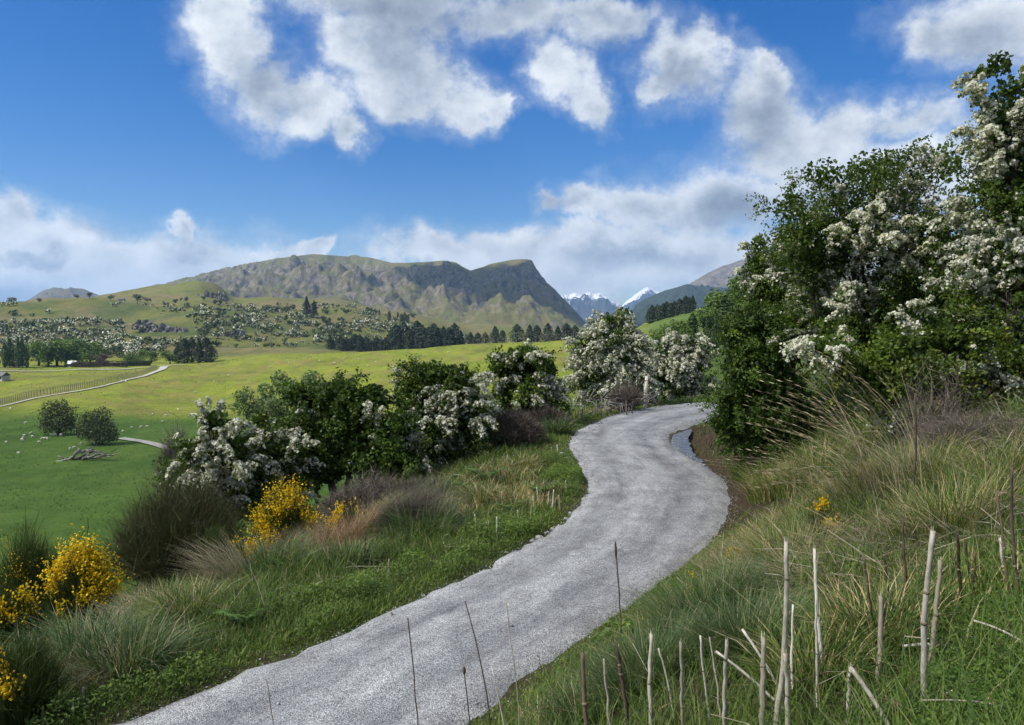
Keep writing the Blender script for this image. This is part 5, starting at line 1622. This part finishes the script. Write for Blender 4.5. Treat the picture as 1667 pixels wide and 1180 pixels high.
# ------------------------------------------------------------------ deer fence along the farm track
fp = resample(np.array(fence_pts, float), 110)
tn = np.gradient(fp, axis=0); tn /= np.linalg.norm(tn, axis=1)[:, None]
fp = fp + np.stack([-tn[:, 1], tn[:, 0]], 1) * 1.8
fz = ground(fp[:, 0], fp[:, 1]) + 0.3
o0 = Vector((fp[0, 0], fp[0, 1], fz[0]))
M_POST = wood_mat('fence_post', (0.10, 0.09, 0.07), (0.24, 0.215, 0.17), 3.0)
fence = thing('deer_fence', 'tall brown post and wire fence climbing beside the farm track', 'fence', o0)
pm = MB(); pm.tube(np.array([[0, 0, -0.8], [0, 0, 1.2], [0, 0, 2.2]]), [0.10, 0.095, 0.09], 6); pm = pm.mesh('post')
for k in range(110):
    o = part('post', pm, M_POST, fence)
    o.location = (fp[k, 0] - o0.x, fp[k, 1] - o0.y, fz[k] - o0.z)
for k in range(10):
    wb = MB(); wb.tube(np.stack([fp[:, 0] - o0.x, fp[:, 1] - o0.y, fz - o0.z + 0.12 + 0.21 * k], 1), 0.02, 3, cap=False)
    part('wire', wb.mesh('wire'), M_POST, fence)

# ------------------------------------------------------------------ buildings and clipped hedge by the road
def plain(name, col, rough=0.8, metal=0.0):
    m, t = new_mat(name)
    nz = t.noise(t.n('ShaderNodeNewGeometry').outputs['Position'], 1.5, 4, 0.6)
    c = t.mix(1.0, col, t.ramp(nz, [(0.3, (0.82, 0.82, 0.82)), (0.7, (1.1, 1.1, 1.1))]), 'MULTIPLY')
    t.n('ShaderNodeOutputMaterial', {0: t.n('ShaderNodeBsdfPrincipled', {'Base Color': c, 'Roughness': rough, 'Metallic': metal})})
    return m


M_WALL, M_ROOFW, M_ROOFD, M_DARK = plain('painted_board', (0.42, 0.40, 0.36)), plain('white_roof', (0.72, 0.72, 0.72), 0.5), plain('dark_roof', (0.07, 0.07, 0.075), 0.5), plain('window_glass', (0.03, 0.035, 0.04), 0.15)


def cottage(label, px, depth, L, Wd, Hh, roof, rot):
    root = thing('cottage', label, 'house', at(px, depth), rot=rot)
    wb = MB(); wb.box((0, 0, Hh / 2 - 0.2), (L, Wd, Hh + 0.4)); part('wall', wb.mesh('wall'), M_WALL, root)
    e, g = L / 2 + 0.4, Wd / 2 + 0.4
    wb = MB()
    wb.add([(-e, -g, Hh - 0.1), (e, -g, Hh - 0.1), (e, 0, Hh + 1.5), (-e, 0, Hh + 1.5), (e, g, Hh - 0.1), (-e, g, Hh - 0.1)], [(0, 1, 2, 3), (3, 2, 4, 5)], [(1, 4, 2), (0, 3, 5)])
    part('roof', wb.mesh('roof'), roof, root)
    for sx in (-0.28, 0.28):
        wb = MB(); wb.box((sx * L, -Wd / 2 - 0.03, Hh * 0.55), (1.4, 0.06, 1.1)); part('window', wb.mesh('window'), M_DARK, root)
    wb = MB(); wb.box((0, -Wd / 2 - 0.03, 1.0), (0.9, 0.06, 2.0)); part('door', wb.mesh('door'), M_DARK, root)


cottage('small white roofed shed behind the clipped hedge', 117, 428, 3.8, 3.2, 1.9, M_ROOFW, 0.1)
cottage('tiny pale farmhouse on the skyline bench of the hill', 200, 880, 6, 5, 2.0, M_ROOFD, 0.05)
cottage('dark roofed shed cut by the left picture edge', 0, 330, 5.0, 4, 2.2, M_ROOFD, -0.2)


def clipped_hedge(label, px0, px1, depth, h, mat, seed):
    r = np.random.default_rng(seed)
    a, b = at(px0, depth), at(px1, depth)
    n = 2600
    f = r.random(n); u_ = r.uniform(-1, 1, n); v = r.random(n)
    face = r.integers(0, 3, n)
    dy = np.where(face == 0, -0.9, u_ * 0.9); zz = np.where(face == 1, h, v * h)
    X = a.x + (b.x - a.x) * f; Y = a.y + dy
    P3 = np.stack([X, Y, ground(X, Y) + zz], 1) - np.array(a)
    mb = MB(); quad_cloud(mb, P3 + r.normal(0, 0.08, P3.shape), 0.22, r)
    root = thing('clipped_hedge', label, 'hedge', a)
    part('foliage', mb.mesh('foliage'), mat, root)
    tb = MB(); tb.box(((b.x - a.x) / 2, 0, h * 0.45), (b.x - a.x, 1.2, h * 0.8)); part('stems', tb.mesh('stems'), M_BARK, root)


M_BEECH = G('brown_hedge_leaf', [(0.0, (0.035, 0.028, 0.018)), (1.0, (0.095, 0.075, 0.04))], 0.05, 0.7, 0.0)
clipped_hedge('long dark brown clipped hedge along the country road', 116, 206, 412, 2.9, M_BEECH, 811)
clipped_hedge('green clipped hedge following on from the brown one', 207, 244, 418, 2.7, M_FDG, 812)

# ------------------------------------------------------------------ sheep
M_WOOL = leaf_mat('wool', [(0.0, (0.52, 0.49, 0.42)), (1.0, (0.66, 0.63, 0.55))], 0.0, 0.95, 0.0)


def sheep_mesh(seed):
    """one grazing sheep: barrel body, lowered neck and head, ears, four legs, facing +x"""
    r = np.random.default_rng(seed)
    mb = MB()
    s = np.linspace(0, 1, 10)
    body = np.stack([-0.52 + 1.0 * s, 0 * s, 0.62 + 0.05 * np.sin(np.pi * s)], 1)
    mb.tube(body, 0.27 * np.sin(np.pi * (0.12 + 0.76 * s)) ** 0.55, 9, 0.6)
    mb.tube(np.array([[0.36, 0, 0.66], [0.52, 0, 0.56], [0.64, 0, 0.38]]), [0.16, 0.12, 0.09], 7, 0.4)
    mb.tube(np.array([[0.60, 0, 0.44], [0.70, 0, 0.30], [0.78, 0, 0.17]]), [0.085, 0.08, 0.045], 6, 0.2)
    for q in (-1, 1):
        mb.tube(np.array([[0.63, 0.06 * q, 0.42], [0.60, 0.17 * q, 0.44]]), [0.03, 0.012], 4, 0.2)
        for lx in (-0.34, 0.30):
            mb.tube(np.array([[lx, 0.13 * q, 0.52], [lx + (0.03 if lx > 0 else -0.04), 0.13 * q, 0.26], [lx, 0.13 * q, 0.0]]), [0.075, 0.045, 0.035], 5, 0.2)
    mb.tube(np.array([[-0.50, 0, 0.66], [-0.60, 0, 0.50]]), [0.05, 0.03], 5, 0.4)
    return mb.mesh('sheep', True)


SHM = sheep_mesh(1)
for lb, gp, pts in (('white sheep grazing on the shaded valley paddock', 'sheep on the valley paddock',
                     [(51, 707), (40, 711), (38, 715), (36, 718), (53, 713), (69, 716), (73, 716), (77, 716), (84, 710), (90, 710), (99, 710), (133, 724), (121, 731), (114, 733), (30, 740), (145, 722), (156, 724), (200, 704), (215, 698), (230, 697), (240, 696), (265, 688), (10, 722), (64, 722)]),
                    ('white sheep on the sunlit slope below the terrace', 'sheep on the sunlit slope',
                     [(270, 678), (42, 690), (249, 676), (290, 668), (318, 640), (330, 660), (348, 622), (372, 612), (17, 667), (205, 622), (198, 621)]),
                    ('white sheep on the bright terrace top before the pines', 'sheep on the terrace top',
                     [(585, 586), (620, 583), (655, 588), (690, 580), (545, 592), (520, 588), (730, 574), (600, 596), (470, 592), (640, 598), (560, 584), (440, 598), (612, 590), (675, 592)])):
    for (px, py) in pts:
        b = hit(px, py, 60)
        o = bpy.data.objects.new('sheep', SHM); COL.objects.link(o)
        if not SHM.materials: SHM.materials.append(M_WOOL)
        o.location = b; o.rotation_euler = (0, 0, rr_.uniform(0, 6.28)); o.scale = (0.78,) * 3
        tag(o, lb, 'sheep', gp)

# ------------------------------------------------------------------ fallen tree on the paddock
lp_ = hit(140, 749, 60)
logs = thing('fallen_tree', 'heap of silvery dead logs lying on the shaded paddock', 'dead tree', lp_)
for i, (pl, r0, r1) in enumerate([
        ([(540, 1125), (640, 1112), (700, 1080)], 0.20, 0.35), ([(565, 1070), (600, 1092), (632, 1112)], 0.22, 0.3), ([(690, 1105), (725, 1060), (765, 1015)], 0.5, 0.62), ([(700, 1120), (800, 1075), (900, 1025)], 0.55, 0.35),
        ([(760, 1035), (830, 1025), (900, 1012)], 0.45, 0.3), ([(850, 1000), (872, 998), (895, 988)], 0.25, 0.15), ([(840, 1088), (960, 1055), (1090, 1070)], 0.42, 0.18), ([(870, 1098), (980, 1080), (1080, 1082)], 0.3, 0.15),
        ([(720, 1120), (780, 1090), (840, 1065)], 0.4, 0.35), ([(1060, 1035), (1110, 1010), (1155, 975)], 0.12, 0.05), ([(1080, 1064), (1105, 1058), (1140, 1048)], 0.12, 0.05), ([(790, 1112), (830, 1080), (860, 1055)], 0.4, 0.3),
        ([(900, 1030), (965, 1035), (1030, 1052)], 0.35, 0.15), ([(650, 1118), (740, 1122), (830, 1100)], 0.4, 0.3), ([(860, 1010), (880, 1040), (905, 1075)], 0.3, 0.25), ([(930, 1090), (990, 1070), (1040, 1045)], 0.25, 0.1)]):
    q = np.array([pix(a / 5.9, 560 + b / 5.9, lp_.y - 1.0 + (i % 5) * 0.6) - lp_ for a, b in pl])
    q = np.stack([np.interp(np.linspace(0, 2, 7), [0, 1, 2], q[:, k]) for k in range(3)], 1)
    q[1:-1] += rng.normal(0, 0.10, (5, 3))
    mb = MB(); mb.tube(q, np.linspace(r0, r1, 7) * 0.72, 7, rng.random())
    part('log', mb.mesh('log', True), M_LOG, logs)

# ------------------------------------------------------------------ brush pile and old post at the bend
b0 = at(985, 30.5)
pile = thing('brush_pile', 'pile of grey dead branches under the cream hawthorn at the bend', 'brush pile', b0)
r = np.random.default_rng(55)
for k in range(46):
    px = r.uniform(935, 1048); py = r.uniform(652, 684) - 0.18 * (px - 935)
    L = r.uniform(10, 42); an = r.normal(0.15, 0.5)
    dp = 30.5 + r.normal(0, 0.5) + (px - 985) * 0.02
    p0, p1 = pix(px, py, dp), pix(px + L * math.cos(an), py - L * math.sin(an), dp + r.normal(0, 0.4))
    mdl = (p0 + p1) / 2 + Vector((0, 0, r.uniform(-0.03, 0.10)))
    mb = MB(); mb.tube(np.array([p0 - b0, mdl - b0, p1 - b0]), np.array([1.2, 0.9, 0.5]) * r.uniform(0.014, 0.036), 5, r.random())
    part('branch', mb.mesh('branch', True), M_DEADWOOD, pile)
for k in range(30):
    px = r.uniform(932, 1030); dp = 29.0 + r.normal(0, 0.25) + (px - 985) * 0.02
    g = at(px, dp)
    mb = MB(); mb.tube(np.array([g - b0 - Vector((0, 0, 0.05)), g - b0 + Vector((r.normal(0, 0.05), 0, r.uniform(0.25, 0.8)))]), [0.014, 0.009], 4, r.random())
    part('branch', mb.mesh('branch', True), M_DEADWOOD, pile)
shrub_px('twig_drift', 'drift of grey twigs heaped on the brush pile beside the old post', 1018, 622, 34, 31.2, 900, M_TWIGG, seed=57, spread=1.0, wd=0.008, core=0.6, cat='brush')
b0 = at(1051, 32.4)
pt = pix(1053, 612, 32.4) - b0
mb = MB(); mb.tube(np.array([(0, 0, -0.2), (0.02, 0, pt.z * 0.5), (pt.x, 0, pt.z)]), [0.085, 0.08, 0.07], 8, 0.8)
o = thing('wooden_post', 'single weathered grey post standing at the bend of the path', 'post', b0)
part('shaft', mb.mesh('shaft', True), M_STALK, o)
mb = MB(); mb.tube(np.array([(pt.x - 0.14, -0.06, pt.z * 0.86), (pt.x + 0.14, -0.06, pt.z * 0.86)]), [0.014, 0.014], 5); part('staple', mb.mesh('staple'), M_STALKD, o)


# ------------------------------------------------------------------ dry stalks, stubs and thin stems
def stalk(name, label, top, bot, w_px, mat, depth=None, nodes=3, lean_d=0.0, seed=0, group=None, head=None, bow=0.0):
    r = np.random.default_rng(900 + seed)
    b = hit(bot[0], bot[1], 1.3) if depth is None else at(bot[0], depth)
    tp = pix(top[0], top[1], b.y + lean_d)
    v = tp - b
    n = 13
    s = np.linspace(0, 1, n)
    pts = np.outer(s, np.array(v)) + np.array([1.0, 0, 0]) * (bow * v.length * np.sin(np.pi * s))[:, None]
    pts[0, 2] -= 0.06
    pts[1:-1] += r.normal(0, 0.0024, (n - 2, 3)) * np.array([1, 1, 0.2])
    rad = w_px * b.y / F / 2 * np.linspace(1.02, 0.72, n) * r.uniform(0.94, 1.05, n)
    if nodes:
        for k in range(1, nodes + 1):
            rad[min(n - 1, int(k * n / (nodes + 1)))] *= 1.06
    mb = MB(); mb.tube(pts, rad, 7, r.random())
    o = thing(name, label, 'stalk', b, group=group)
    part('stem', mb.mesh('stem', True), mat, o)
    if nodes and w_px > 3:
        for k in range(1, nodes + 1):
            j = int(r.integers(2, n - 2))
            ax_ = (pts[j + 1] - pts[j]) / np.linalg.norm(pts[j + 1] - pts[j])
            mb = MB(); mb.tube(np.array([pts[j] - ax_ * rad[j] * 0.7, pts[j], pts[j] + ax_ * rad[j] * 0.7]), rad[j] * np.array([1.02, 1.2, 1.04]), 7, 0.1)
            part('knot', mb.mesh('knot', True), M_KNOT, o)
    if nodes and w_px > 5:          # splintered broken end
        mb = MB()
        for k in range(3):
            th = k * 2.1 + r.random()
            e = np.array([math.cos(th), math.sin(th), 0]) * rad[-1] * 0.6
            mb.tube(np.array([pts[-1] + e - np.array([0, 0, 0.01]), pts[-1] + e * 1.1 + np.array([0, 0, r.uniform(0.006, 0.03)])]), [rad[-1] * 0.4, rad[-1] * 0.12], 4, r.random())
        part('splintered_end', mb.mesh('splintered_end'), mat, o)
    if head:
        mb = MB(); k = np.linspace(0, 1, 7)
        mb.tube(pts[-1] - np.array([0, 0, 0.02]) + np.outer(k, np.array(v.normalized())) * head, 0.013 * np.sin(np.pi * (0.1 + 0.85 * k)) ** 0.6, 7, 0.3)
        part('seed_head', mb.mesh('seed_head', True), M_STALKD, o)
    return o


W, D = M_STALK, M_STALKD
M_KNOT = wood_mat('stalk_knot', (0.20, 0.165, 0.115), (0.46, 0.41, 0.31), 30.0)
STALKS = [
    ((1060, 1032), (1064, 1225), 8, W, 'leftmost thick white stalk standing upright in the dark grass'),
    ((1108, 1045), (1112, 1225), 6, W, 'white stalk second from the left in the foreground'),
    ((1072, 1055), (1098, 1175), 4, W, 'thin pale stalk leaning left between the two leftmost white stalks'),
    ((1140, 1035), (1156, 1170), 4.5, W, 'thin pale stalk leaning left of the speckled one'),
    ((1155, 1037), (1174, 1180), 3.5, W, 'thinnest pale stalk left of the speckled one'),
    ((1183, 1042), (1185, 1225), 8, W, 'speckled pale stalk in the middle of the foreground'),
    ((1242, 1037), (1241, 1230), 11, W, 'stout blunt white stalk beside the tallest one'),
    ((1280, 882), (1256, 1230), 10, W, 'tallest white stalk with knots, leaning right'),
    ((1291, 984), (1291, 1150), 5, W, 'slim pale stalk right of the tallest one'),
    ((1278, 1063), (1281, 1225), 9, W, 'short split stalk at the foot of the tallest one'),
    ((1326, 893), (1345, 1110), 7, W, 'long white stalk leaning left in the middle of the bank'),
    ((1329, 971), (1330, 1155), 5, W, 'slim straight stalk before the long leaning one'),
    ((1433, 970), (1427, 1115), 9.5, W, 'thick grey stump of stalk in the middle right'),
    ((1384, 1086), (1382, 1175), 7, W, 'short broken stalk beside a fallen one'),
    ((1530, 912), (1513, 1090), 9, W, 'right prong of the split tall stalk'),
    ((1519, 864), (1506, 1160), 11, W, 'split tall white stalk with thick knots on the right'),
    ((948, 1062), (956, 1230), 9, D, 'dark splintered stalk at the bottom edge'),
    ((1003, 1052), (1024, 1230), 8, D, 'brown torn stalk left of the leftmost white one'),
    ((983, 1072), (1000, 1230), 5, W, 'grey stalk between the dark splintered ones'),
    ((1405, 905), (1422, 1040), 5, D, 'dark brown stalk behind the thick grey stump'),
    ((1440, 905), (1455, 1000), 5, D, 'brown stalk left of the split tall one'),
    ((1558, 870), (1566, 1005), 6, D, 'left one of the dark stalks on the right'),
    ((1571, 882), (1574, 990), 6, D, 'second of the dark stalks on the right'),
    ((1588, 900), (1584, 985), 5, D, 'short brown stalk among the dark ones'),
    ((1622, 800), (1642, 985), 5, D, 'tall dark stalk left of the one at the right edge'),
    ((1648, 760), (1662, 1000), 6, D, 'tallest dark stalk at the right edge'),
    ((1628, 876), (1638, 960), 6, W, 'pale stalk among the dark ones at the right'),
    ((1490, 640), (1478, 870), 4, D, 'rusty dock stalk rising from the green tuft'),
    ((1470, 840), (1480, 1010), 5, D, 'dead dock stem in front of the green tuft'),
]
for i, (tp, bt, wp, m, lb) in enumerate(STALKS):
    stalk('dry_stalk', lb, tp, bt, wp, m, seed=i, bow=0.012 * ((i * 7) % 5 - 2), nodes=1 + i % 2, lean_d=-0.05 if i % 2 else 0.08, group='dry stalks in the foreground')
for i, (a, b, wp, m, lb) in enumerate([
        ((1384, 1086), (1462, 1210), 8, W, 'broken stalk fallen to the right from the short one'),
        ((1502, 1102), (1410, 1200), 8, D, 'dark stalk lying across towards the split tall one'),
        ((1208, 1024), (1278, 1140), 5, W, 'pale stalk fallen across the stout blunt one'),
        ((1165, 1060), (1285, 1165), 5, W, 'long pale stalk lying low across the white stalks'),
        ((1470, 1052), (1562, 1058), 6, W, 'white stalk lying flat behind the split tall one'),
        ((1585, 1010), (1690, 1062), 4, W, 'thin white stem lying slanted at the right edge'),
        ((1690, 1078), (1530, 1135), 4.5, W, 'grey twig lying across the ferns at the right'),
        ((1500, 1140), (1680, 1160), 3, W, 'thin straw stem lying over the ferns')]):
    pa, pb = hit(a[0], a[1] + 60, 1.3), hit(b[0], b[1], 1.3)
    dpt = pb.y
    ta = pix(a[0], a[1], dpt + 0.15)
    v = ta - pb
    n = 9; s = np.linspace(0, 1, n)
    pts = np.outer(s, np.array(v)) + np.array([0, 0, 1.0]) * (0.02 * np.sin(np.pi * s))[:, None]
    mb = MB(); mb.tube(pts, wp * dpt / F / 2 * np.linspace(1.1, 0.85, n) * rng.uniform(0.92, 1.1, n), 7, rng.random())
    o = thing('fallen_stalk', lb, 'stalk', pb, group='fallen stalks in the foreground'); part('stem', mb.mesh('stem', True), m, o)
for i, (tp, bt, dp, wp, head, lb) in enumerate([
        ((664, 1005), (681, 1225), 4.6, 2.6, None, 'thin dark weed stem in front of the gravel at the bottom'),
        ((757, 978), (796, 1230), 4.6, 2.6, None, 'thin bowed weed stem right of the dark one'),
        ((822, 968), (852, 1230), 4.8, 2.0, None, 'hair thin pale stem right of the bowed one'),
        ((756, 1092), (768, 1200), 5.2, 2.4, 0.05, 'short weed stem with a small brown head over the gravel'),
        ((432, 1100), (458, 1225), 5.0, 1.6, None, 'hair thin stem leaning over the gravel on the left'),
        ((1003, 905), (1014, 1010), 7.6, 2.8, 0.17, 'plantain stem with a long brown head over the gravel'),
        ((800, 1085), (838, 1225), 4.7, 2.4, None, 'pale weed stem leaning left at the bottom edge')]):
    stalk('weed_stem', lb, tp, bt, wp, D if i != 2 and i != 6 else W, depth=dp, nodes=0, seed=60 + i, head=head, bow=0.05 if i == 1 else 0.015, group='thin weed stems before the path')
stub = [(702, 803, 779), (708, 802, 772), (776, 868, 837), (791, 870, 850), (797, 873, 848), (809, 877, 841), (845, 856, 830), (856, 860, 818), (877, 820, 793), (885, 818, 786), (892, 826, 800), (899, 830, 797),
        (905, 834, 812), (818, 828, 800), (827, 826, 804), (840, 824, 802), (922, 800, 782), (632, 945, 910), (824, 760, 740), (833, 770, 750), (912, 830, 806), (870, 832, 808), (864, 850, 822), (588, 920, 880), (593, 922, 872), (71, 1190, 1150), (119, 1170, 1136), (134, 1150, 1118),
        (900, 738, 728), (908, 736, 724), (640, 1012, 995), (803, 820, 796)]
for i, (px, pb, ptop) in enumerate(sorted(stub)):
    stalk('stalk_stub', f'{ORD[i]} bleached stalk stub from the left along the left verge', (px + rr_.uniform(-4, 4), ptop), (px, pb), 2.7 if pb < 1000 else 5.0, W if i % 4 else D, nodes=1, seed=100 + i, group='bleached stubs on the left verge')

# pale stones at the left edge of the gravel
M_STONE = plain('verge_stone', (0.36, 0.36, 0.34), 0.9)
for i, (px, py, w_) in enumerate([(866, 882, 8), (878, 877, 12), (890, 868, 8), (900, 862, 7), (909, 858, 6), (915, 740, 9), (923, 747, 8), (930, 752, 7), (928, 836, 6), (921, 845, 6)]):
    b = hit(px, py, 3)
    n, m = 10, 7
    T, Pp = np.meshgrid(np.linspace(0, 2 * np.pi, n, endpoint=False), np.linspace(-np.pi / 2, np.pi / 2, m), indexing='ij')
    lum = 0.75 + 0.5 * fbm(np.cos(T) * np.cos(Pp) * 1.7 + i * 5, np.sin(T) * 1.7 + np.sin(Pp), 2, 950 + i)
    R0 = w_ * b.y / F / 2
    V = np.stack([np.cos(Pp) * np.cos(T) * R0 * lum * 1.2, np.cos(Pp) * np.sin(T) * R0 * lum, np.sin(Pp) * R0 * 0.7 * lum + R0 * 0.3], -1).reshape(-1, 3)
    ii, jj = np.meshgrid(np.arange(n), np.arange(m - 1), indexing='ij'); i2 = (ii + 1) % n
    o = part('stone', mesh_np('stone', V, [np.stack([ii * m + jj, i2 * m + jj, i2 * m + jj + 1, ii * m + jj + 1], -1).reshape(-1, 4)], False), M_STONE)
    o.location = b
    tag(o, f'{ORD[i]} pale stone at the left gravel edge, counted from the nearest group' if i < 5 else f'pale stone at the left gravel edge, {ORD[i - 5]} of the farther ones', 'stone', 'pale stones at the gravel edge')

# ------------------------------------------------------------------ tufts that roughen the pasture
r = np.random.default_rng(1201)
n = 26000
dp = np.exp(r.uniform(math.log(70), math.log(440), n)); px = r.uniform(-120, 1000, n)
X = (px - PCX) / F * dp; Z = ground(X, dp)
lum = fbm(X / 9, dp / 9, 3, 1202)
k = r.random(n) < sstep(0.40, 0.62, lum) * 0.9 + 0.08
X, Y, Z, dp = X[k], dp[k], Z[k], dp[k]
n = len(X)
mb = MB()
for q in range(2):
    b3_ = np.stack([X + r.normal(0, 0.10, n), Y + r.normal(0, 0.10, n), Z - 0.03], 1)
    mb.blades(b3_, r.uniform(0.10, 0.30, n) * (1 + dp / 400), (0.05 + dp * 0.0004) * r.uniform(0.7, 1.4, n), r.uniform(0, 6.28, n), r.uniform(0.1, 0.8, n), 2, np.clip(r.normal(0.5, 0.2, n), 0, 1))
M_TUFT = G('pasture_tuft', [(0.0, (0.050, 0.090, 0.018)), (0.5, (0.085, 0.140, 0.024)), (0.8, (0.13, 0.165, 0.035)), (1.0, (0.22, 0.20, 0.08))], 0.15, 0.7, 0.0)
tag(part('pasture_tufts', mb.mesh('pasture_tufts'), M_TUFT), 'uneven grass tufts all over the paddocks', 'grass', kind='stuff')
